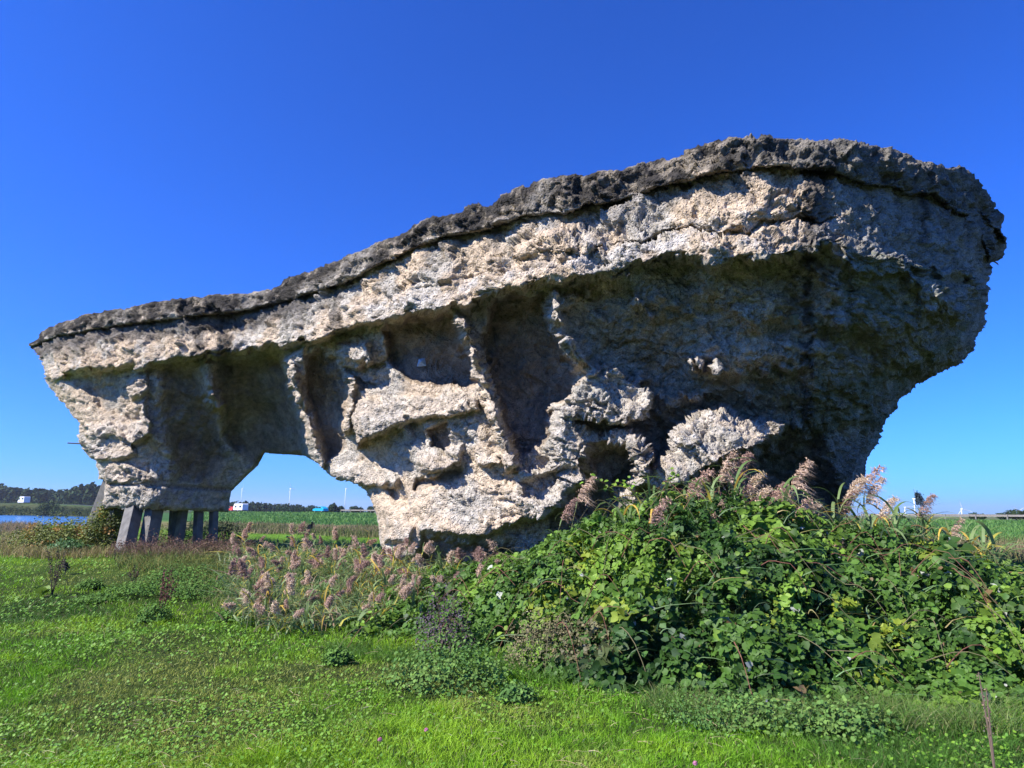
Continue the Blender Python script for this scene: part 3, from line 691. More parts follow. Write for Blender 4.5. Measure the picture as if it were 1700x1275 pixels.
def bank_leaves(N, sz, dmax=.4, tri=True):
    x, y = bank_points(N); g, h, t = bush_h(x, y); keep = (h > .06); x, y, g, h, t = [q[keep] for q in (x, y, g, h, t)]
    n = bank_normal(x, y); N = len(x)
    dep = rng.exponential(.13, N)-.06; dep = np.minimum(dep, dmax); hole = sstep(.18, .42, n2(x, y, 2.1, 77)+.5*n2(x, y, 4.7, 78)); dep = dep+.34*hole*(dmax > .1); dep = dep+.10*np.abs(n2(x, y, 6., 6))
    P = np.stack([x, y, g+h], -1)-n*dep[:, None]; P[:, 2] = np.maximum(P[:, 2], g+.02)
    px, py = proj(P)
    m1 = n2(x, y, .8, 21)+.6*n2(x, y, 2.7, 22)
    col = mix(G_MD, G_DK, sstep(-.1, .5, m1)); col = mix(col, G_LT, sstep(.0, .6, n2(x, y, 1.1, 31)+.5*n2(x, y, 3.5, 32))*.8)
    yl = np.zeros(N)
    for cx, cy, rx, ry in ((965,925,30,40),(925,980,70,14),(905,1010,34,22),(1010,1010,45,20),(1275,1030,24,20),(1290,1000,18,20),(1420,1010,30,18),(1480,1050,45,32),(1450,1120,34,28),(1570,1100,26,20),(1645,1010,30,16),(1250,980,16,16),(1130,900,20,14),(1400,1010,30,24),(1530,905,26,20)):
        yl = np.maximum(yl, sstep(1.25, .45, np.hypot((px-cx)/rx, (py-cy)/ry)+.35*n2(x, y, 4, 41)))
    yl = yl*(rng.random(N) < .5); col = mix(col, G_YL, yl*.8)
    rv_ = rng.random(N); col = np.where((rv_ < .006)[:, None], [.42, .44, .36], col); col = np.where(((rv_ > .012) & (rv_ < .020))[:, None], [.16, .11, .05], col)
    dry = sstep(1.1, .6, np.hypot((px-960)/70, (py-1060)/50)); col = mix(col, (.20, .17, .09), dry*(rng.random(N) < .6)*.8)
    col = col*(1+.3*(rng.random((N, 1))*2-1))
    size = sz*.88*(.55+.8*rng.random(N))*np.where(dry > .5, .45, 1); size = size*(1+.5*sstep(.2, .6, n2(x, y, .9, 51)))
    nn = unit(n*.5+np.array([SUN_XY[0]*.2, -.3, .45])+rng.normal(size=(N, 3))*.55)
    return P, nn, size, np.clip(col, .01, .6), bush_id(x, y)
parts_by = {k: [] for k in range(len(BUSH))}
P_, n_, s_z, c_, id_ = bank_leaves(20000, .086)
a0 = unit(rng.normal(size=P_.shape)+np.array([0, -.5, -.5])); a0 = unit(a0-n_*(a0*n_).sum(1, keepdims=True)); b0 = np.cross(a0, n_)
for k in range(len(BUSH)):
    m_ = id_ == k
    for ang, sc in ((0, 1.0), (1.15, .85), (-1.15, .85)):
        a1 = a0*math.cos(ang)+b0*math.sin(ang); nj = unit(n_+.22*rng.normal(size=n_.shape))
        parts_by[k].append(leaf_cloud((P_+a1*s_z[:, None]*.55*sc)[m_], nj[m_], (s_z*sc)[m_], c_[m_], a1[m_]))
P_, n_, s_z, c_, id_ = bank_leaves(40000, .054)
for k in range(len(BUSH)): m_ = id_ == k; parts_by[k].append(leaf_cloud(P_[m_], n_[m_], s_z[m_], c_[m_]))
# single big leaves that can be picked out
lm = [mesh_np('leaf', *(lambda r: (r[0], r[1]))(leaf_cloud(np.array([[0, .5, 0.]]), np.array([[0, 0, 1.]]), np.array([1.]), np.array([[1, 1, 1.]]), np.array([[0, 1., 0]]), 1.15)), M['leaf'], col=np.tile([cc], (6, 1))) for cc in (G_MD, (.07, .16, .03), G_LT, (.16, .26, .04), (.055, .10, .04))]
leaf_meshes = [o.data for o in lm]; [bpy.data.objects.remove(o) for o in lm]
P_, n_, s_z, c_, id_ = bank_leaves(1500, .10, .0)
order = np.argsort(-s_z/np.linalg.norm(P_, axis=1)); quota = {k: 36 for k in range(len(BUSH))}
bushes = []
for k, (px, lab) in enumerate(BUSH):
    y_ = float(np.interp(bc[k], bt, bp_[:, 1]))+1.2; x_ = bc[k]*y_
    t_ = thing('bramble_bush', lab, 'bush', (x_, y_, float(gz(x_, y_))), group='bramble bushes banked up against the rock'); bushes.append(t_)
    V, f, C = merge(parts_by[k]); o = mesh_np('foliage', V-np.array(t_.location), f, M['leaf'], t_, col=C); tag(o, kind='stuff')
for i in order:
    k = int(id_[i])
    if quota[k] <= 0: continue
    quota[k] -= 1
    n = Vector(n_[i]).normalized(); o = bpy.data.objects.new('leaf', leaf_meshes[rnd.randrange(5)]); COL.objects.link(o); o.parent = bushes[k]
    a = Vector((rnd.gauss(0, 1), rnd.gauss(0, 1)-.5, rnd.gauss(0, .5)-.4)); a = (a-n*a.dot(n)).normalized(); b = a.cross(n)
    o.matrix_local = Matrix.Translation(Vector(P_[i])+n*.03-bushes[k].location) @ Matrix((b, a, n)).transposed().to_4x4() @ Matrix.Scale(.055+.04*rnd.random(), 4)
# arching bramble canes with their own leaves
def canes(k, spec):
    ms = MB(); LV = []
    for (px, py, Y, px2, py2, Y2, sag) in spec:
        A = pt(px, py, Y)-np.array(bushes[k].location); B = pt(px2, py2, Y2)-np.array(bushes[k].location)
        pts = [A+(B-A)*t+np.array([0, 0, sag*4*t*(1-t)]) for t in np.linspace(0, 1, 9)]
        ms.tube([tuple(p) for p in pts], [.006*(1-.5*i/8) for i in range(9)], 4, (.16, .09, .05))
        for p in pts[1:]:
            for q in range(2):
                LV.append(p+rng.normal(size=3)*.04)
    ms.build('stem', M['stem'], bushes[k])
    LV = np.array(LV); N = len(LV); o = mesh_np('cane_leaves', *(lambda r: (r[0], r[1]))(leaf_cloud(LV, rng.normal(size=(N, 3))*.5+[-.3, -.5, .8], .05+.03*rng.random(N), jit(G_LT, N))), M['leaf'], bushes[k], col=np.repeat(jit(G_LT, N), 6, 0)); tag(o, kind='stuff')
canes(3, [(1040,840,9.8,980,796,9.7,.1),(1060,830,9.8,1020,800,9.8,.08),(1100,812,9.7,1130,790,9.6,.05)])
canes(2, [(880,1010,8.6,820,1100,7.4,.15),(990,1120,7.2,1060,1150,6.9,.12)])
canes(1, [(640,1010,9.3,560,1105,7.9,.12),(760,1000,9.5,730,1085,8.2,.1)])
canes(4, [(1190,1100,7.3,1140,1150,6.8,.25)]); canes(5, [(1330,1120,7.0,1260,1180,6.5,.1)]); canes(6, [(1500,1080,7.6,1560,1150,7.0,.1)])

for k in range(len(BUSH)):
    ms = MB()
    for j in range(16):
        a = bc[k]+rnd.uniform(-.06, .06); Yf = float(np.interp(a, bt, bp_[:, 1])); Yc = float(np.interp(a, ct_, cp_[:, 1])); tt_ = rnd.uniform(.05, 1.0); y0 = Yf+(Yc-Yf)*tt_; a2 = rnd.gauss(0, 1); L = rnd.uniform(.3, .8)
        pts = []
        for q in range(7):
            xx = a*y0+L*q/6*math.cos(a2); yy = y0-abs(L*q/6*math.sin(a2)); g_, h_, _ = bush_h(np.array([xx]), np.array([yy])); pts.append(Vector((xx, yy, float(g_[0]+h_[0])+.05+.16*math.sin(math.pi*q/6)))-bushes[k].location)
        ms.tube(pts, [.005-.0005*q for q in range(7)], 4, (.20, .09, .06) if j % 2 else (.16, .14, .07))
    tag(ms.build('canes', M['stem'], bushes[k]), kind='stuff')
x, y = bank_points(2600, 1.25); g_, h_, t_ = bush_h(x, y); px, _ = proj(np.stack([x, y, g_+h_], -1)); k_ = (h_ > .1) & (rng.random(len(x)) < np.where(t_ > .8, 1, .30)+.35*(px > 1350)*(t_ > .35)); x, y, g_, h_ = x[k_], y[k_], g_[k_], h_[k_]; N = len(x)
cc = jit((.13, .22, .09), N, .35); r0 = rng.random(N); cc = np.where((r0 < .12)[:, None], jit((.42, .36, .14), N), cc)
V, f, C = strips(np.stack([x, y, g_+h_-.12], -1), unit(np.stack([rng.normal(size=N)*.5+.15, rng.normal(size=N)*.4-.2, np.ones(N)], -1)), .22+.26*rng.random(N), .010+.010*rng.random(N), np.stack([rng.normal(size=N)*.5+.3, rng.normal(size=N)*.4-.2, -.4-.3*rng.random(N)], -1), cc, 4)
tag(mesh_np('climbing_grass', V, f, M['grass'], col=C), kind='stuff')
# ---- reeds
def blade_mesh(L, w, droop, col, seg=7, twist=.6):
    V, Fq = [], []
    ang = 1.15; x = z = 0; st = L/seg
    for k in range(seg+1):
        t = k/seg; ww = w*.5*(math.sin(math.pi*min(1, .25+.75*t)))**.7*(1-t**4)+.0006; tw = twist*t
        V += [(x, -ww*math.cos(tw), z-ww*math.sin(tw)), (x, ww*math.cos(tw), z+ww*math.sin(tw))]
        x += st*math.cos(ang); z += st*math.sin(ang); ang -= droop/seg*(1+t)
    for k in range(seg): Fq.append((2*k, 2*k+1, 2*k+3, 2*k+2))
    o = mesh_np('leaf', np.array(V), np.array(Fq), M['grass'], col=np.tile([col], (len(V), 1))); me = o.data; bpy.data.objects.remove(o); return me
BL = {'green': [blade_mesh(.42+.1*i, .020+.004*i, .9+.5*i, c_) for i, c_ in enumerate([(.16, .24, .08), (.12, .20, .06), (.20, .28, .11)])],
      'yellow': [blade_mesh(.40+.08*i, .022, .8+.5*i, c_) for i, c_ in enumerate([(.55, .46, .06), (.42, .38, .07), (.62, .42, .08)])]}
def plume(h, col, seed, lean=.5):
    r = np.random.default_rng(seed); N = 150; t = r.random(N)**.8
    P0 = np.stack([lean*t*t*h*.7, 0*t, t*h], -1)
    az = r.random(N)*6.28; d = np.stack([np.cos(az)*.55+.45, np.sin(az)*.55, .55-.3*r.random(N)], -1); d = unit(d)
    L = (.10+.10*r.random(N))*(1-.55*t)*(h/.26)**.7; bend = np.stack([.5+0*t, 0*t, -.75-.4*r.random(N)], -1)
    cc = np.clip(np.tile([col], (N, 1))*(.75+.55*r.random((N, 1))), 0, .7)
    V, f, C = strips(P0, d, L, np.full(N, .0085), bend, cc, 3)
    P1 = P0+d*(L*.6)[:, None]+bend*(L*.36)[:, None]; a = unit(bend+r.normal(size=(N, 3))*.5)
    v2 = leaf_cloud(np.repeat(P1, 2, 0)+r.normal(size=(2*N, 3))*.012, r.normal(size=(2*N, 3)), .028+.02*r.random(2*N), np.repeat(cc, 2, 0)*1.15, np.repeat(a, 2, 0), .32)
    return merge([(V, f, C), v2])
def make_reed(h, col, kind, nleaf, seed, lean):
    r = random.Random(seed); t_ = thing('reed', 'reed', 'reed', (0, 0, -50))
    ms = MB(); pts = [(lean*(k/6)**2*h*.25, 0, h*k/6) for k in range(7)]; ms.tube(pts, [.006-.0005*k for k in range(7)], 4, (.20, .22, .09)); ms.build('stem', M['stem'], t_)
    V, f, C = plume(.36 if h > 1 else .21, col, seed, .5+.5*lean); o = mesh_np('plume', V+np.array(pts[-1])-np.array([0, 0, .03]), f, M['dull'], t_, col=C)
    for k in range(nleaf):
        q = .25+.68*k/max(1, nleaf-1); o = bpy.data.objects.new('leaf', BL[kind if r.random() < .88 else ('yellow' if kind == 'green' else 'green')][r.randrange(3)]); COL.objects.link(o); o.parent = t_
        o.location = (lean*q*q*h*.25, 0, h*q); o.rotation_euler = (0, r.uniform(-.2, .3), r.uniform(-1.6, 1.6) if k % 2 else r.uniform(1.6, 4.7)); o.scale = (r.uniform(.7, 1.05),)*3
    return t_
PU = [(.44, .295, .225), (.52, .38, .28), (.34, .22, .175), (.58, .45, .32)]
short = [make_reed(.62+.08*(i % 3), PU[i % 4], 'yellow' if i == 4 else 'green', 5, 40+i, .5+.25*(i % 3)) for i in range(6)]
tall = [make_reed(1.5, PU[(i+1) % 4], 'yellow' if i == 3 else 'green', 6, 60+i, .6+.2*i) for i in range(4)]
def put(proto, loc, rz, sc, label, group, tilt=(0, 0)):
    r = copy_tree(proto, loc, rz, sc, tilt)
    r['label'] = label; r['category'] = 'reed'
    if group: r['group'] = group
    elif 'group' in r: del r['group']
    return r
polyA = [(372,905),(430,878),(520,885),(640,925),(760,925),(870,935),(880,970),(800,1000),(700,1010),(640,1020),(560,1045),(470,1050),(410,1035),(385,985)]
cnt_ = 0
while cnt_ < 165:
    px, py = rnd.uniform(370, 880), rnd.uniform(880, 1062)
    if float(sdf(np.array([px]), np.array([py]), polyA)[0]) > 0: continue
    # the pixel is the plume: the stalk stands on the ground below it
    Y = gpt(px, py+24)[1]; g = gpt(px, py+20+rnd.random()*10); sc = rnd.uniform(.5, 1.0)
    zone = ('below the piles', 'left below the arch', 'right below the arch', 'below the foot corner', 'below the lit foot', 'right of the lit foot')[int(np.searchsorted([430, 520, 620, 700, 790], px))]
    row = ('back edge', 'middle', 'front edge')[int(np.searchsorted([935, 985], py))]; kk = rnd.randrange(6); lr = rnd.random() < .35
    look = ('dusky pink', 'pale pinkish', 'dark purplish brown', 'light buff')[kk % 4]; 
    lab = look+' reed plume nodding '+('left' if lr else 'right')+', '+row+' of the patch, '+zone
    put(short[kk], tuple(g-np.array([0, 0, .03])), rnd.uniform(-1.1, 1.1)+(3.14 if lr else 0), sc, lab, lab[:40].rsplit(' ', 1)[0]+' '+zone, (rnd.gauss(0, .42), rnd.gauss(0, .42))); cnt_ += 1
spec = [  # plume tip px, py, distance, label
 (1216,788,9.9,'left one of two pale reed plumes rising highest in front of the dark rock'),(1238,790,10.0,'right one of two pale reed plumes rising highest in front of the dark rock'),(1258,818,9.9,'small reed plume just right of the tallest pair in front of the dark rock'),
 (1166,816,9.8,'brown reed plume left of the tallest pair at the top of the brambles'),(1340,801,9.9,'pale reed plume standing alone before the dark right foot of the rock'),(1298,838,9.7,'small hooked reed plume left of the lone pale plume'),
 (1270,842,9.5,'pinkish reed plume in the wide tuft on top of the brambles'),(1290,848,9.5,'pinkish reed plume in the wide tuft on top of the brambles'),(1310,850,9.5,'pinkish reed plume in the wide tuft on top of the brambles'),
 (1238,842,9.5,'reed plume hanging left of the wide tuft on the brambles'),(1352,868,9.4,'reed plume drooping right below the wide tuft on the brambles'),(1336,862,9.3,'reed plume drooping right below the wide tuft on the brambles'),
 (982,826,10.6,'lone reed plume leaning before the rock, left of the bramble top'),(952,862,10.5,'small reed plume at the upper left edge of the brambles'),
 (1428,825,9.8,'broad pinkish reed plume against the sky just right of the rock foot'),(1450,810,9.9,'tallest pinkish reed plume against the sky right of the rock foot'),(1462,828,9.8,'reed plume against the sky, right half of the tall pair'),
 (1545,856,9.7,'reed plume leaning right over the field, behind the brambles'),(1480,858,9.7,'small pinkish reed plume at field level right of the rock'),
 (1100,862,9.0,'brown reed plume sunk in the brambles below the lit triangle'),(1196,868,9.0,'brown reed plume sunk in the brambles left of the wide tuft'),(1290,918,8.8,'narrow reed plume hanging on the face of the brambles'),(1282,945,8.6,'small reed plume low on the face of the brambles'),(1396,908,8.9,'small reed plume on the face of the brambles below the rock foot'),
 (1595,882,9.6,'small reed plume above the weeds in the right field'),(1415,850,9.8,'reed plume touching the right foot of the rock')]
for i, (px, py, Y, lab) in enumerate(spec):
    T_ = pt(px, py-(26 if py < 880 else 14), Y-.45); g = float(gz(T_[0], T_[1])); h = T_[2]-g; k = i % 4; sc = max(.5, h/1.76); g = T_[2]-1.76*sc
    grp = 'reed tuft on the brambles' if 'tuft on top' in lab or 'drooping right' in lab else None
    lean = .6+.2*k; rz = rnd.uniform(-.5, .5); off_ = (lean*.25*1.5+.2)*sc
    put(tall[k], (T_[0]-math.cos(rz)*off_, T_[1]-math.sin(rz)*off_, g), rz, sc, lab, grp)
# leafy reed stalks without plumes on top of the bank
def bare_reed(px, py, Y, lab, grp):
    T_ = pt(px, py, Y); g = float(gz(T_[0], T_[1])); h = T_[2]-g
    t_ = thing('reed', lab, 'reed', (T_[0], T_[1], g), rnd.uniform(0, 6), grp); ms = MB(); ms.tube([(0, 0, 0), (.02, 0, h*.5), (.06, 0, h*.95)], [.006, .005, .003], 4, (.2, .24, .09)); ms.build('stem', M['stem'], t_)
    for k in range(8):
        o = bpy.data.objects.new('leaf', BL['yellow' if rnd.random() < .13 else 'green'][rnd.randrange(3)]); COL.objects.link(o); o.parent = t_
        o.location = (.03, 0, h*(.55+.055*k)); o.rotation_euler = (0, rnd.uniform(-.2, .5), rnd.uniform(0, 6.28)); ss = rnd.uniform(.9, 1.4); o.scale = (ss, ss*1.3, ss)
for i in range(58):
    px = rnd.uniform(1010, 1680); py = float(np.interp(px, [p[0] for p in crest_px], [p[1] for p in crest_px]))+rnd.uniform(-34, 26)*(1 if px < 1560 else .5)
    if px < 1180: py += 22
    grp = ''; zt = ('left of the highest bramble tip', 'right of the highest bramble tip', 'around the tall pale plume pair', 'below the lone pale plume', 'before the right foot of the rock', 'just right of the rock foot', 'around the dark nodding reed', 'towards the right field')[int(np.searchsorted([1100, 1190, 1270, 1345, 1410, 1480, 1560], px))]
    bare_reed(px, py-16, 9.2+rnd.uniform(-.5, .4), 'plumeless leafy reed stalk on the bramble top '+zt, 'leafy reeds '+zt)
for i in range(46):
    px = rnd.uniform(385, 880); py = rnd.uniform(905, 1015) if px > 430 else rnd.uniform(905, 990)
    if px > 640 and rnd.random() < .4: px = rnd.uniform(400, 640)
    g = gpt(px, py+40)
    zn = ('below the piles', 'left below the arch', 'right below the arch', 'left below the lit foot', 'right below the lit foot')[int(np.searchsorted([450, 530, 640, 760], px))]+', '+('far row' if py < 945 else ('middle row' if py < 985 else 'nearest row'))
    t_ = thing('reed', 'plumeless leafy reed stalk in the patch '+zn, 'reed', tuple(g-np.array([0, 0, .02])), rnd.uniform(0, 6), 'leafy reeds '+zn)
    h = rnd.uniform(.28, .55); ms = MB(); ms.tube([(0, 0, 0), (.03, 0, h)], [.005, .002], 3, (.2, .24, .09)); ms.build('stem', M['stem'], t_)
    for k in range(7):
        o = bpy.data.objects.new('leaf', BL['yellow' if rnd.random() < .14 else 'green'][rnd.randrange(3)]); COL.objects.link(o); o.parent = t_
        o.location = (.02, 0, h*(.2+.11*k)); o.rotation_euler = (0, rnd.uniform(-.4, .4), rnd.uniform(0, 6.28)); ss = rnd.uniform(.55, .95); o.scale = (ss, ss*1.5, ss)
for p in short+tall:
    for ch in list(p.children): bpy.data.objects.remove(ch)
    bpy.data.objects.remove(p)
# the mass of lower reed leaves in the patch
N = 9000; q = np.stack([rng.uniform(370, 885, N*2), rng.uniform(895, 1065, N*2)], -1); q = q[sdf(q[:, 0], q[:, 1], polyA) < 4]; q = q[rng.random(len(q)) < np.where(q[:, 0] < 660, .8, .28)]
Yq = np.interp(q[:, 1], [895, 960, 1065], [16.5, 12, 8.2]); r = rays(q[:, 0], q[:, 1])
for it in range(40): Pq = np.array([0, 0, CAMZ])+r*Yq[:, None]; Yq = np.clip(.5*Yq+.5*(gz(Pq[:, 0], Pq[:, 1])-CAMZ)/np.minimum(r[:, 2], -.01), 4, 22)
Pq = np.array([0, 0, CAMZ])+r*Yq[:, None]; Pq[:, 2] = gz(Pq[:, 0], Pq[:, 1]); N = len(Pq); Pq[:, :2] += rng.normal(size=(N, 2))*.12
d = unit(np.stack([rng.normal(size=N)*.45-.1, rng.normal(size=N)*.35, np.ones(N)], -1)); cc = jit((.19, .27, .10), N, .35); cc = np.where((rng.random(N) < .10)[:, None], jit((.50, .44, .08), N), cc); cc = np.where((rng.random(N) < .15)[:, None], jit((.30, .23, .14), N), cc)
Pq[:, 2] += rng.random(N)*.12
V, f, C = strips(Pq, d, .22+.30*rng.random(N), .018+.016*rng.random(N), np.stack([rng.normal(size=N)*.5, rng.normal(size=N)*.4, -.35-.3*rng.random(N)], -1), cc, 4)
tag(mesh_np('reed_leaves', V, f, M['grass'], col=C), kind='stuff')
# the dark reed silhouette against the sky
T_ = pt(1518, 812, 8.6); g = float(gz(T_[0], T_[1])); t_ = thing('reed', 'dark nodding reed standing alone against the sky in front of the turbines', 'reed', (T_[0], T_[1], g))
h = T_[2]-g; ms = MB(); ms.tube([(.05, 0, 0), (.07, 0, h*.4), (.045, 0, h*.8), (-.01, 0, h)], [.006, .005, .003, .002], 4, (.10, .13, .07)); ms.build('stem', M['stem'], t_)
V, f, C = plume(.20, (.05, .07, .08), 99, .1); mesh_np('plume', V*np.array([1, .6, .75])+np.array([.0, 0, h-.20]), f, M['dull'], t_, col=C)
for k, (z_, rz, ry) in enumerate(((.62, 3.3, .5), (.72, 3.5, -.2), (.80, 2.6, .1))):
    o = bpy.data.objects.new('leaf', BL['green'][k]); COL.objects.link(o); o.parent = t_; o.location = (.05, 0, h*z_); o.rotation_euler = (0, ry, rz); o.scale = (.45,)*3

# ---- lawn in front
def lawn_pts(N, y0, y1, pw, side=1.02):
    u = rng.random(N); y = (y0**(1-pw)+u*(y1**(1-pw)-y0**(1-pw)))**(1/(1-pw)); x = (rng.random(N)*2-1)*(side*y*.8+2.2); return x, y
def off_bush(x, y, thr=.12): return bush_h(x, y)[1] < thr
parts = []
x, y = lawn_pts(345000, 3.9, 20, 2.1)
m1 = n2(x, y, .55, 61)+.5*n2(x, y, 1.7, 62)+.25*n2(x, y, 5, 63); k_ = off_bush(x, y); x, y, m1 = x[k_], y[k_], m1[k_]; N = len(x)
m2 = n2(x, y, .35, 71)+.5*n2(x, y, 1.1, 72)
fieldR = sstep(12.5, 15, y)
tuf = sstep(.0, .6, n2(x, y, 3.2, 66)+.5*n2(x, y, 7, 67)); L = (.035+.06*rng.random(N)+.06*tuf)*(1+.5*m1)*(1-.35*sstep(.3, .6, m2)); edgeg = bush_h(x, y+.5)[1] > .1; L = np.where(edgeg, L*1.7, L)
w = (.0042+.002*rng.random(N))*np.clip(y/6.5, .8, 3.2)
d = unit(np.stack([rng.normal(size=N)*.34+.22*n2(x, y, .8, 81), rng.normal(size=N)*.34+.25*n2(x, y, .8, 82), np.ones(N)], -1))
bend = np.stack([rng.normal(size=N)*.35, rng.normal(size=N)*.35, -.15-.25*rng.random(N)], -1)
col = mix((.16, .38, .013), (.29, .50, .022), sstep(-.4, .4, m1)); col = mix(col, (.07, .18, .02), sstep(.15, .6, -m2)); col = mix(col, (.40, .38, .10), sstep(.35, .8, m2+.35*rng.random(N))*.7); col = mix(col, (.05, .12, .015), sstep(.2, .6, n2(x, y, 5.5, 68))*.6)
col = col*(1+.28*(rng.random((N, 1))*2-1)); rr_ = rng.random(N); col = np.where((rr_ < .03)[:, None], [.40, .33, .17], col)
P0 = np.stack([x, y, gz(x, y)-.005], -1); parts.append(strips(P0, d, L, w, bend, np.clip(col, 0, .6), 2))
V, f, C = merge(parts); tag(mesh_np('grass', V, f, M['grass'], col=C), kind='stuff')
# clover and low broad leaves in patches
x, y = lawn_pts(76000, 3.9, 17, 2.0); m_ = n2(x, y, .45, 91)+.6*n2(x, y, 1.3, 92)-.25*sstep(-.5, 1.5, x)
k_ = off_bush(x, y) & ((m_+.35*rng.normal(size=len(x)) > .12) | (rng.random(len(x)) < .10)); x, y, m_ = x[k_], y[k_], m_[k_]; N = len(x)
P0 = np.stack([x, y, gz(x, y)+.015+.05*rng.random(N)+.01*m_], -1); col = jit((.09, .21, .022), N, .4, .12); col = mix(col, (.20, .36, .03), rng.random(N)*.8)
V, f, C = leaf_cloud(P0, np.stack([rng.normal(size=N)*.4-.2, rng.normal(size=N)*.4-.3, np.ones(N)], -1), (.014+.016*rng.random(N))*np.clip(y/7, .85, 1.8), col, width=1.5)
tag(mesh_np('clover', V, f, M['leaf'], col=C), kind='stuff')
# dead straws lying in the lawn
x, y = lawn_pts(3600, 4, 15, 2.2); m_ = n2(x, y, .8, 95); k_ = off_bush(x, y) & (m_+.5*rng.random(len(x)) > .15); x, y = x[k_], y[k_]; N = len(x)
a_ = rng.random(N)*6.28; d = unit(np.stack([np.cos(a_), np.sin(a_), .15+.35*rng.random(N)], -1))
V, f, C = strips(np.stack([x, y, gz(x, y)+.045], -1), d, .05+.13*rng.random(N), .0026+.002*rng.random(N), np.stack([0*x, 0*x, -.3+0*x], -1), jit((.42, .36, .20), N), 3)
tag(mesh_np('dead_straw', V, f, M['dull'], col=C), kind='stuff')
# long grass along the foot of the brambles
def tuft_band(poly, N, L0, col, name, wid=.006, lean=.3, mt_='grass', thr=9):
    pts = []; xs = [p[0] for p in poly]; ys = [p[1] for p in poly]
    q = np.stack([rng.uniform(min(xs), max(xs), N*3), rng.uniform(min(ys), max(ys), N*3)], -1); q = q[sdf(q[:, 0], q[:, 1], poly) < 0][:N]
    r = rays(q[:, 0], q[:, 1]); Y = np.full(len(q), 8.)
    for it in range(40):
        Pq = np.array([0, 0, CAMZ])+r*Y[:, None]; g = gz(Pq[:, 0], Pq[:, 1]); Y = np.clip(Y*.5+.5*(g-CAMZ)/np.minimum(r[:, 2], -.004), 3, 260)
    Pq = np.array([0, 0, CAMZ])+r*Y[:, None]; Pq[:, 2] = gz(Pq[:, 0], Pq[:, 1]); N = len(Pq)
    Pq[:, :2] += rng.normal(size=(N, 2))*.04*Y[:, None]/10
    L = L0*(.5+.8*rng.random(N)); d = unit(np.stack([rng.normal(size=N)*lean, rng.normal(size=N)*lean, np.ones(N)], -1)); bend = np.stack([rng.normal(size=N)*.4, rng.normal(size=N)*.4, -.3+0*L], -1)
    cc = jit(col[0], N, .3); 
    if len(col) > 1: cc = np.where((rng.random(N) < .4)[:, None], jit(col[1], N, .3), cc)
    return strips(Pq, d, L, wid*np.clip(Y/8, 1, 14), bend, cc, 3)
GG = [tuft_band([(1100,1150),(1250,1170),(1400,1165),(1700,1170),(1700,1225),(1400,1215),(1200,1220),(1060,1180)], 9000, .24, [(.11, .22, .035), (.20, .24, .08)], 'g'),
      tuft_band([(540,1070),(800,1090),(1060,1130),(1040,1160),(800,1120),(540,1090)], 5000, .15, [(.09, .19, .025)], 'g'),
      tuft_band([(1110,1120),(1175,1112),(1190,1160),(1100,1165)], 900, .22, [(.40, .34, .17)], 'g')]
V, f, C = merge(GG); tag(mesh_np('long_grass', V, f, M['grass'], col=C), kind='stuff')
# vegetation strips beyond the rock: a reedy ditch, meadow and embankment grass
def strip_zone(N, v0, v1, L0, wid, cols, name, mt_='grass', ymax=230):
    a = rng.uniform(-.47, .80, N); v = rng.uniform(v0, v1, N); y = (v*1.2207+156)/(1+.7*a); x = a*y; k_ = (y > 16) & (y < ymax) & (lake_m(x, y) < .15); x, y = x[k_], y[k_]; N = len(x)
    m_ = n2(x, y, .15, 3)+.5*n2(x, y, .6, 4); L = L0*(.5+.7*rng.random(N))*(1+.5*m_); k2 = sstep(-.5, .5, m_+.3*rng.normal(size=N))
    cc = mix(cols[0], cols[1], k2)*(1+.25*(rng.random((N, 1))*2-1)); d = unit(np.stack([rng.normal(size=N)*.2, rng.normal(size=N)*.2, np.ones(N)], -1))
    V, f, C = strips(np.stack([x, y, gz(x, y)-.03], -1), d, L, wid*np.clip(y/30, .6, 6), np.stack([rng.normal(size=N)*.3, 0*x, -.2+0*x], -1), cc, 2)
    tag(mesh_np(name, V, f, M[mt_], col=C), kind='stuff')
strip_zone(30000, -107, -90, .5, .035, [(.27, .20, .12), (.12, .15, .05)], 'reed_bed', 'dull')
strip_zone(42000, -89, -12, .45, .05, [(.085, .20, .045), (.14, .27, .055)], 'meadow')
strip_zone(9000, -125, -106, .12, .02, [(.14, .34, .02), (.18, .38, .03)], 'mown_grass')
# dry weeds, left edge and under the left foot
GG = [tuft_band([(0,888),(60,882),(150,890),(210,905),(190,925),(90,930),(0,925)], 7000, .34, [(.33, .25, .12), (.22, .22, .07)], 'g', .006, .2),
      tuft_band([(0,872),(70,870),(60,885),(0,890)], 1500, .5, [(.30, .21, .13), (.20, .16, .09)], 'g', .007, .12)]
GG += [tuft_band([(190,925),(420,915),(430,945),(330,958),(200,945)], 3500, .34, [(.20, .20, .06), (.12, .18, .045)], 'g', .007, .3), tuft_band([(190,918),(400,912),(410,930),(200,932)], 1500, .55, [(.24, .17, .11), (.15, .10, .07)], 'g', .006, .25), tuft_band([(300,940),(400,935),(420,1010),(380,1020),(300,985)], 2200, .22, [(.14, .24, .05), (.22, .22, .08)], 'g', .007, .35)]
V, f, C = merge(GG); tag(mesh_np('dry_grass', V, f, M['dull'], col=C), kind='stuff')

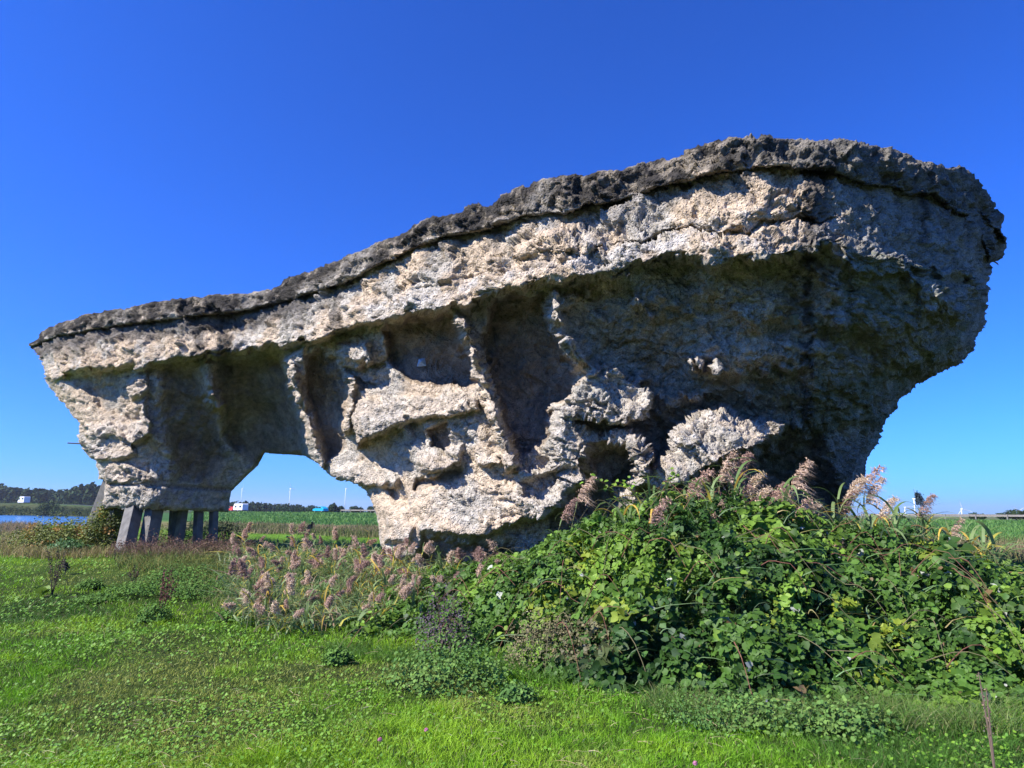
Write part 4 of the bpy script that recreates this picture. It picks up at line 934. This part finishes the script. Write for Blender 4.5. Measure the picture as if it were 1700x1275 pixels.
# ---- shrubs and single weeds
def shrub(px, py, w, h, n, cols, size, name, label, cat, group=None, mt_='leaf', Yo=None, stems=6, dpt=None, hollow=.35):
    g = gpt(px, py) if Yo is None else pt(px, py, Yo); g[2] = float(gz(g[0], g[1]))
    t_ = thing(name, label, cat, tuple(g), 0, group); r = np.random.default_rng(int(px*7+py))
    u = unit(r.normal(size=(n, 3))); u[:, 2] = np.abs(u[:, 2]); rad = (hollow+(1-hollow)*r.random(n)**.5)*(1+.28*perlin(u*2.3+px)); dp = dpt or w*.8
    P = u*rad[:, None]*np.array([w/2, dp/2, h]); P[:, 2] = P[:, 2]*(.8+.4*r.random(n))+.02
    cc = mix(cols[0], cols[1], sstep(-.4, .4, perlin(P*3.1+px)+.35*r.normal(size=n)))*(1+.3*(r.random((n, 1))*2-1))
    if len(cols) > 2: cc = np.where((perlin(P*2.2+5) > .28)[:, None], np.array(cols[2]), cc)
    V, f, C = leaf_cloud(P, u*.5+np.array([-.2, -.2, .6])+r.normal(size=(n, 3))*.5, size*(.6+.8*r.random(n)), np.clip(cc, .01, .6))
    o = mesh_np('foliage', V, f, M[mt_], t_, col=C); tag(o, kind='stuff')
    ms = MB()
    for k in range(stems):
        a = r.random()*6.28; b = r.random()*.7; ms.tube([(0, 0, -.03), (math.cos(a)*w*.2*b, math.sin(a)*dp*.2*b, h*.45), (math.cos(a)*w*.42*b, math.sin(a)*dp*.42*b, h*.9)], [.012*max(.3, h), .008*max(.3, h), .003], 4, (.10, .07, .045))
    ms.build('stems', M['stem'], t_); return t_
YG = [(.17, .20, .035), (.09, .12, .025), (.30, .17, .04)]
shrub(90, 914, 2.3, .85, 5200, YG, .055, 'shrub', 'low yellowish green shrub at the far left, on the near shore of the lake', 'shrub', dpt=1.8)
shrub(45, 908, 1.8, .42, 2500, [(.22, .20, .07), (.14, .12, .05)], .05, 'shrub', 'low tan and brown shrub at the left edge, before the lake', 'shrub')
shrub(172, 916, 1.5, 1.25, 5200, YG, .055, 'shrub', 'taller yellowish green shrub with orange tips against the leftmost leaning pile', 'shrub', dpt=1.4)
shrub(128, 912, 1.0, .8, 2000, [(.14, .17, .03), (.07, .10, .02), (.2, .15, .04)], .05, 'shrub', 'middle one of the yellowish green shrubs left of the piles', 'shrub')
shrub(114, 921, 1.2, .35, 1300, [(.10, .20, .07), (.06, .13, .035)], .06, 'thistle_patch', 'pale green leafy weed patch in front of the yellowish shrubs', 'weeds')
BR = [(.10, .055, .05), (.16, .10, .07), (.10, .12, .04)]
for px, w_, h_, lab in ((215,.9,.42,'brown withered weeds around the foot of the nearest sunlit pile'),(262,1.1,.42,'brown withered weeds at the foot of the second pile'),(310,1.2,.40,'brown withered weeds between the dark middle piles'),(356,1.1,.45,'brown withered weeds at the foot of the rightmost pile'),(392,1.0,.5,'brown and green weeds between the piles and the arch opening')):
    shrub(px, 924, w_*1.35, h_*rnd.uniform(.75, 1.3), 1500, [BR[0], BR[1], (.11, .15, .045)], .034, 'withered_weeds', lab, 'weeds', mt_='dull', dpt=1.3, hollow=.1)
shrub(300, 905, 3.0, .7, 3200, [(.17, .22, .04), (.09, .13, .03)], .05, 'shrub', 'bright yellow-green shrub seen between the piles', 'shrub', Yo=23.5, dpt=1.4)
shrub(372, 898, 1.6, .8, 1500, [(.04, .07, .03), (.07, .10, .04)], .05, 'shrub', 'dark green shrub just right of the piles', 'shrub', Yo=22)
DKW = [(.07, .15, .03), (.11, .21, .04)]
for px, py, w_, h_, lab in ((255,1032,.55,.22,'dark leafy dock plant on the lawn below the tall brown seed stalks'),(150,978,.5,.16,'small dark weed clump on the lawn, right of the yellow leaf'),(165,998,.8,.10,'flat dark weed patch on the left lawn'),(235,985,1.3,.18,'dark weed clump at the middle of the left lawn'),(300,965,1.5,.3,'dark green nettle clump left of the reed patch'),(330,990,1.2,.26,'dark green nettle clump touching the reed patch'),
        (385,1030,.5,.12,'small brownish green weed before the reed patch'),(560,1105,.35,.16,'dark dock leaves on the lawn below the reed patch'),(745,1140,1.25,.42,'dark grey-green leafy weed bush in front of the brambles, centre of the photo'),(858,1165,.35,.12,'small dark weed on the lawn under the centre'),
        (1190,1200,1.0,.18,'low pale green daisy plant at the foot of the brambles'),(1265,1205,.9,.18,'low daisy plant with lilac flowers right of the dry tuft'),(1400,1215,.9,.2,'green leafy weed at the foot of the right brambles')):
    shrub(px, py, w_, h_, int(600+2600*w_*max(h_, .3)), DKW if py < 1140 else [(.08, .17, .04), (.13, .22, .05)], .030 if w_ < 1 or py < 1180 else .019, 'weed_clump', lab, 'weed', dpt=w_*.8, stems=4, mt_='dull')
shrub(910, 1108, 1.0, .5, 3000, [(.20, .17, .09), (.10, .11, .05)], .022, 'withered_bush', 'brownish twiggy withered bush at the foot of the brambles', 'weeds', mt_='dull')
shrub(735, 1085, .7, .75, 1800, [(.08, .06, .09), (.14, .10, .09)], .02, 'withered_bush', 'dark purplish withered plant in front of the brambles, centre of the photo', 'weeds', mt_='dull')
def stalk_plant(px, py, h, n, lab, col=(.11, .06, .045), spread=.25, big=.02):
    g = gpt(px, py); t_ = thing('seed_stalk', lab, 'dead plant', tuple(g)); r = np.random.default_rng(int(px))
    for k in range(n):
        a = r.random()*6.28; b = spread*(.3+r.random()); hh = h*(.7+.35*r.random()); e = (math.cos(a)*b*h, math.sin(a)*b*h, hh)
        ms = MB(); ms.tube([(0, 0, -.02), (e[0]*.4, e[1]*.4, hh*.5), e], [.006, .005, .003], 4, col); s_o = ms.build('stem', M['stem'], t_)
        N = 60; tt_ = .4+.6*r.random(N); P = np.array(e)*tt_[:, None]*np.array([1, 1, 1])+r.normal(size=(N, 3))*big*.8
        V, f, C = leaf_cloud(P, r.normal(size=(N, 3)), big*(.7+.8*r.random(N)), jit(col, N, .4)*1.2, width=1.2); tag(mesh_np('seed_head', V, f, M['dull'], s_o, col=C), kind='stuff')
stalk_plant(86, 990, .75, 6, 'tall thin dark seed stalks on the left lawn above the yellow leaf', (.09, .07, .05), .22)
stalk_plant(262, 1028, .72, 5, 'reddish brown dock seed stalks standing on the left lawn', (.12, .055, .045), .28, .022)
stalk_plant(222, 975, .4, 3, 'short dark seed stalk between the two taller ones on the left lawn', (.10, .07, .05))
stalk_plant(1652, 1285, .60, 2, 'dead brown upright stalk at the bottom right corner', (.17, .12, .09), .06, .010)
stalk_plant(590, 935, .75, 3, 'dark bare branched stalk in front of the arch meadow', (.03, .04, .025), .35, .012)
stalk_plant(108, 955, .30, 2, 'small dark dried thistle head on the left lawn', (.05, .05, .045), .1, .03)
g = gpt(70, 992); t_ = thing('yellow_leaf_plant', 'bright yellow-green broad leaf beside the seed stalks on the left lawn', 'plant', tuple(g))
for k in range(5):
    o = bpy.data.objects.new('leaf', leaf_meshes[3]); COL.objects.link(o); o.parent = t_; o.location = (0, 0, .05); o.rotation_euler = (.9, .1*k, 1.2*k); o.scale = (.2,)*3
def flower(px, py, up, lab, col, n=14, size=.014, grp=None):
    g = gpt(px, py+up); h = max(.05, float(pt(px, py, g[1])[2]-g[2])); t_ = thing('flower', lab, 'flower', tuple(g), 0, grp)
    ms = MB(); ms.tube([(0, 0, 0), (.01, 0, h)], .002, 3, (.1, .15, .05)); ms.build('stem', M['stem'], t_)
    u = unit(rng.normal(size=(n, 3))); u[:, 2] = np.abs(u[:, 2]); V, f, C = leaf_cloud(u*size*.8+np.array([.01, 0, h]), u, np.full(n, size*1.3), jit(col, n), width=.8); mesh_np('flower_head', V, f, M['petal'], t_, col=C)
for px, py, lab in ((705,1212,'pink clover flower on the lawn, low centre'),(628,1228,'faded pink clover flower left of the brighter one'),(1152,1268,'pink clover flower at the bottom edge right of centre')): flower(px, py, 14, lab, (.55, .22, .35), 30, .016)
for i, (px, py) in enumerate(((1186,1148),(1208,1145),(1231,1150),(1272,1164),(1300,1172),(1314,1186),(1338,1192))): flower(px, py, 22, 'small lilac daisy flower at the foot of the brambles', (.50, .42, .68), 14, .016, 'lilac daisies at the bramble foot')

# ---- far trees
def crown_cloud(c0, r3, n, size, col, r):
    u = unit(r.normal(size=(n, 3))); rad = (.45+.55*r.random(n)**.4)*(1+.3*perlin(u*2.1+c0[0])+.15*perlin(u*5+c0[1])); P = u*rad[:, None]*np.array(r3)+np.array(c0)
    cc = np.tile([col], (n, 1))*(1+.35*(r.random((n, 1))*2-1)); return leaf_cloud(P, u+r.normal(size=(n, 3))*.5, size*(.6+.8*r.random(n)), cc, width=1.6)
r9 = np.random.default_rng(9)
def treeline(name, prof, Yd, n, size, col, rows=2, kindn=None):
    """prof: (px, top_py) ; trees stand on the ground at distance Yd"""
    parts = []; pxs = np.arange(prof[0][0], prof[-1][0], n[0])
    for row in range(rows):
        for px in pxs:
            px = px+r9.uniform(-.5, .5)*n[0]; top = np.interp(px, [p[0] for p in prof], [p[1] for p in prof])+r9.uniform(0, 4)+row*3
            Y = Yd(px)+row*r9.uniform(-8, 8)+(rows-1-row)*10; P1 = pt(px, top, Y); g = float(gz(P1[0], P1[1])); hh = max(1.5, P1[2]-g); wd = n[0]/F*Y*1.0
            parts.append(crown_cloud((P1[0], P1[1], g+hh*.52), (wd*r9.uniform(.8, 1.2), wd, hh*.5), n[1], size*hh/12, np.array(col)*r9.uniform(.75, 1.25), r9))
    V, f, C = merge(parts); tag(mesh_np(name, V, f, M['tree'], col=C), kind='stuff')
def Yroad(px, o=0): r = rays(float(px), 850.); return (162+o)/(1+.7*r[0])
treeline('forest', [(-60,802),(0,806),(60,811),(95,814),(115,812),(125,807),(150,803),(175,806),(230,812)], lambda p: Yroad(p, 70), (9, 260), 1.9, (.030, .050, .022), 3)
treeline('bank_scrub', [(-60,836),(30,838),(60,841),(72,832),(90,829),(100,838),(170,841),(230,842)], lambda p: Yroad(p, -30), (5, 130), .9, (.050, .075, .030), 2)
treeline('roadside_hedge', [(-60,829),(40,830),(110,831),(230,834)], lambda p: Yroad(p, 22), (6, 100), .8, (.055, .080, .030), 1)
treeline('distant_wood', [(372,831),(395,832),(440,832),(455,835),(480,836),(520,839),(560,842)], lambda p: 420, (5, 120), 1.8, (.030, .048, .026), 2)
treeline('distant_hedge', [(460,838),(500,840),(540,841),(620,847)], lambda p: 300, (5, 90), 1.2, (.030, .050, .022), 2)
def far_tree(px, top, w, Y, lab, n=900):
    P1 = pt(px, top, Y); g = float(gz(P1[0], P1[1])); hh = P1[2]-g; wd = w/F*Y*.5
    t_ = thing('tree', lab, 'tree', (P1[0], P1[1], g)); V, f, C = crown_cloud((0, 0, hh*.56), (wd, wd, hh*.44), n, hh*.09, (.034, .055, .024), r9); mesh_np('crown', V, f, M['tree'], t_, col=C)
    ms = MB(); ms.tube([(0, 0, -.5), (0, 0, hh*.6)], [hh*.03, hh*.015], 7, (.1, .08, .06)); ms.build('trunk', M['bark'], t_)
far_tree(553, 836, 14, 290, 'dark round tree left of the right turbine seen through the arch'); far_tree(566, 840, 12, 292, 'low dark tree touching the turbine tower seen through the arch')
far_tree(588, 840, 16, 290, 'dark round tree right of the turbine seen through the arch'); far_tree(598, 842, 12, 292, 'smaller dark tree right of the turbine, hiding behind the round one'); far_tree(617, 840, 14, 285, 'dark tree at the right edge of the arch opening')
far_tree(1616, 851, 16, 150, 'small dark tree behind the guard rail, right of the rightmost full turbine'); far_tree(1630, 853, 12, 155, 'low bush-like tree behind the guard rail'); far_tree(1498, 855, 10, 150, 'tiny tree top beside the left turbine pair')
far_tree(1665, 851, 22, 150, 'low tree left of the tree clump at the right edge of the photo'); far_tree(1684, 846, 26, 150, 'tallest tree of the clump at the right edge'); far_tree(1704, 847, 24, 150, 'outermost tree of the clump at the right edge of the photo')

# ---- wind turbines
def turbine(px, hub_py, Y, blade_px, ang, yaw, lab):
    Hb = pt(px, hub_py, Y); bl = blade_px/F*Y; t_ = thing('wind_turbine', lab, 'wind turbine', (Hb[0], Hb[1], 0), 0)
    hz = Hb[2]; ms = MB(); ms.tube([(0, 0, -3), (0, 0, hz)], [bl*.055, bl*.032], 12); ms.build('tower', M['turb'], t_, True)
    q = Matrix.Rotation(yaw, 3, 'Z'); ms = MB(); ms.box((0, 0, hz), (bl*.07, bl*.22, bl*.08), q); ms.build('nacelle', M['turb'], t_, bevel=bl*.01)
    f_ = q @ Vector((0, -bl*.14, 0)); hub = Vector((0, 0, hz))+f_; ms = MB(); ms.tube([hub-f_*.2, hub+f_*.1, hub+f_*.35], [bl*.045, bl*.04, bl*.008], 10); ms.build('hub', M['turb'], t_, True)
    for k in range(3):
        a = R(ang)+k*2*math.pi/3; d = q @ Vector((math.sin(a), 0, math.cos(a))); s = q @ Vector((math.cos(a), 0, -math.sin(a))); n = d.cross(s); m_ = MB(); vs_ = []
        for t_b, w_b, th_b in ((0, .03, .03), (.12, .05, .03), (.22, .075, .022), (.6, .045, .012), (1, .010, .004)):
            c0 = hub+d*bl*t_b
            vs_ += [c0-s*bl*w_b*.35, c0+n*bl*th_b*.5, c0+s*bl*w_b*.65, c0-n*bl*th_b*.5]
        m_.add(vs_, [(4*i+j, 4*i+(j+1) % 4, 4*(i+1)+(j+1) % 4, 4*(i+1)+j) for i in range(4) for j in range(4)]+[(0, 1, 2, 3), (16, 19, 18, 17)]); m_.build('blade', M['turb'], t_, True)
turbine(402, 811, 1700, 9, 10, 1.35, 'faint wind turbine at the left side of the arch opening, above the caravan')
turbine(482, 811, 1500, 12, -25, 1.15, 'middle one of the three wind turbines seen through the arch')
turbine(574, 811, 1300, 11, 88, 1.35, 'bright wind turbine at the right side of the arch opening, seen edge-on')
turbine(1502, 842, 1700, 15, -35, .15, 'left one of the overlapping turbine pair on the right horizon'); turbine(1517, 828, 1500, 20, -5, 1.0, 'taller one of the overlapping turbine pair on the right horizon')
turbine(1596, 845, 1700, 17, -16, .1, 'lone white wind turbine on the horizon right of the pair'); turbine(1690, 848, 1700, 16, 62, .1, 'wind turbine with only blades showing above the trees at the right edge')

# ---- road side: guard rails and vehicles
def rail(px0, px1, off_, lab, hgt=.72):
    def line(px): r = rays(float(px), 850.); Y = (156+off_)/(1+.7*r[0]); return np.array([r[0]*Y, Y])
    A, B = line(px0), line(px1); L = np.linalg.norm(B-A); n = int(L/4); t_ = thing('guard_rail', lab, 'guard rail', (A[0], A[1], float(gz(*A))))
    z0_ = float(gz(*A)); u = (B-A)/L; m_ = MB()
    for k in range(n):
        a = A+u*k*4-A; b = A+u*(k+1)*4-A; za = float(gz(*(A+a)))-z0_+hgt; zb = float(gz(*(A+b)))-z0_+hgt
        prof = [(0, -.16), (-.05, -.10), (.02, 0), (-.05, .10), (0, .16)]; nn = np.array([u[1], -u[0]])
        va = [(a[0]+nn[0]*p, a[1]+nn[1]*p, za+q) for p, q in prof]; vb = [(b[0]+nn[0]*p, b[1]+nn[1]*p, zb+q) for p, q in prof]
        m_.add(va+vb, [(i, i+1, 6+i, 5+i) for i in range(4)])
    m_.build('rail', M['rail'], t_); pm = MB(); pm.box((0, 0, -.1), (.14, .1, 1.1)); po = pm.build('post', M['rail'], t_)
    for k in range(n):
        o = po if k == 0 else po.copy()
        if k: COL.objects.link(o)
        q = u*k*4; o.location = (q[0]-u[1]*-.1, q[1], float(gz(*(A+q)))-z0_+.45)
rail(1430, 1740, 1, 'long brown steel guard rail along the right horizon'); rail(566, 660, 2, 'pale guard rail seen through the right of the arch opening')
def on_road(px, off_=0):
    r = rays(float(px), 850.); Y = (162+off_)/(1+.7*r[0]); x = r[0]*Y; return Vector((x, Y, max(float(gz(x, Y)), float(gz(x, 156-.7*x+6)))+.06))
YAW = math.atan2(-.7, 1)
def wheels(t_, xs, yw, r=.32):
    for x in xs:
        for s in (-1, 1):
            m_ = MB(); m_.tube([(x, s*yw-.1, r), (x, s*yw+.1, r)], r, 14); w_ = m_.build('wheel', M['rubber'], t_); m_ = MB(); m_.tube([(x, s*yw-.105, r), (x, s*yw+.105, r)], r*.55, 10); m_.build('rim', M['grey'], w_)
def vehicle(loc, prof, y, paint, wins, wx, name, lab, cat, sc=1, lights=True):
    t_ = thing(name, lab, cat, loc, YAW); t_.scale = (sc,)*3; m_ = MB(); m_.prism(prof, -y, y); m_.build('body', paint, t_, bevel=.09)
    for (x0, z0_, x1, z1, x2, z2, x3, z3) in wins:
        for s in (-1, 1):
            m_ = MB(); a = s*(y+.004); b = s*(y-.02); vs_ = [(x0, a, z0_), (x1, a, z1), (x2, a, z2), (x3, a, z3), (x0, b, z0_), (x1, b, z1), (x2, b, z2), (x3, b, z3)]
            m_.add(vs_, [(0, 1, 2, 3), (7, 6, 5, 4), (0, 4, 5, 1), (1, 5, 6, 2), (2, 6, 7, 3), (3, 7, 4, 0)]); m_.build('window', M['glass'], t_)
    wheels(t_, wx, y-.12)
    if lights:
        xm = min(p[0] for p in prof)
        for s in (-1, 1): m_ = MB(); m_.box((xm+.03, s*(y-.3), .75), (.08, .3, .18)); m_.build('headlight', M['white'], t_)
    return t_
carp = [(-2.1,.3),(-2.15,.8),(-1.3,.98),(-.6,1.45),(.9,1.48),(1.7,1.1),(2.05,.95),(2.1,.3)]
carw = [(-1.15,.98,-.55,1.38,.1,1.40,.1,.98),(.2,.98,.2,1.40,.85,1.40,1.4,1.0)]
vehicle(on_road(532), carp, .85, M['cyan'], carw, (-1.35, 1.3), 'car', 'bright turquoise car on the embankment road seen through the arch', 'car', 1.15)
vehicle(on_road(383), carp, .85, M['red'], carw, (-1.35, 1.3), 'car', 'red car pulling the caravan, half hidden by the rock foot', 'car', 1.1)
cv = vehicle(on_road(399)+Vector((0, 0, 0)), [(-2.5,.45),(-2.7,1.2),(-2.2,2.4),(-1.8,2.6),(2.3,2.6),(2.6,2.3),(2.6,.45)], 1.1, M['white'], [(-1.6,1.3,-1.6,1.95,-.7,1.95,-.7,1.3),(.8,1.3,.8,1.95,1.9,1.95,1.9,1.3)], (.1,), 'caravan', 'white touring caravan on the embankment road seen through the arch', 'caravan', 1.0, False)
m_ = MB(); m_.tube([(-2.6, 0, .5), (-3.7, 0, .45)], .05, 6); m_.build('drawbar', M['grey'], cv)
vehicle(on_road(37), [(-2.6,.35),(-2.65,1.0),(-2.0,1.3),(-1.4,2.2),(-1.0,2.45),(2.5,2.45),(2.65,2.2),(2.65,.35)], 1.0, M['white'], [(-1.8,1.35,-1.35,2.05,-.7,2.05,-.7,1.35),(.6,1.4,.6,2.0,2.2,2.0,2.2,1.4)], (-1.7, 1.7), 'van', 'white van on the far bank above the lake at the left', 'van', 1.35)

# ---- air
m = bpy.data.materials.new('air'); m.use_nodes = True; N_ = m.node_tree.nodes; N_.remove(N_['Principled BSDF'])
pv = N_.new('ShaderNodeVolumePrincipled'); pv.inputs['Density'].default_value = HAZE; pv.inputs['Color'].default_value = (.80, .90, 1, 1); pv.inputs['Anisotropy'].default_value = .2
m.node_tree.links.new(pv.outputs[0], N_['Material Output'].inputs['Volume'])
if HAZE > 0: hb_ = MB(); hb_.box((0, 0, 50), (15000, 15000, 120)); tag(hb_.build('haze', m), kind='stuff')
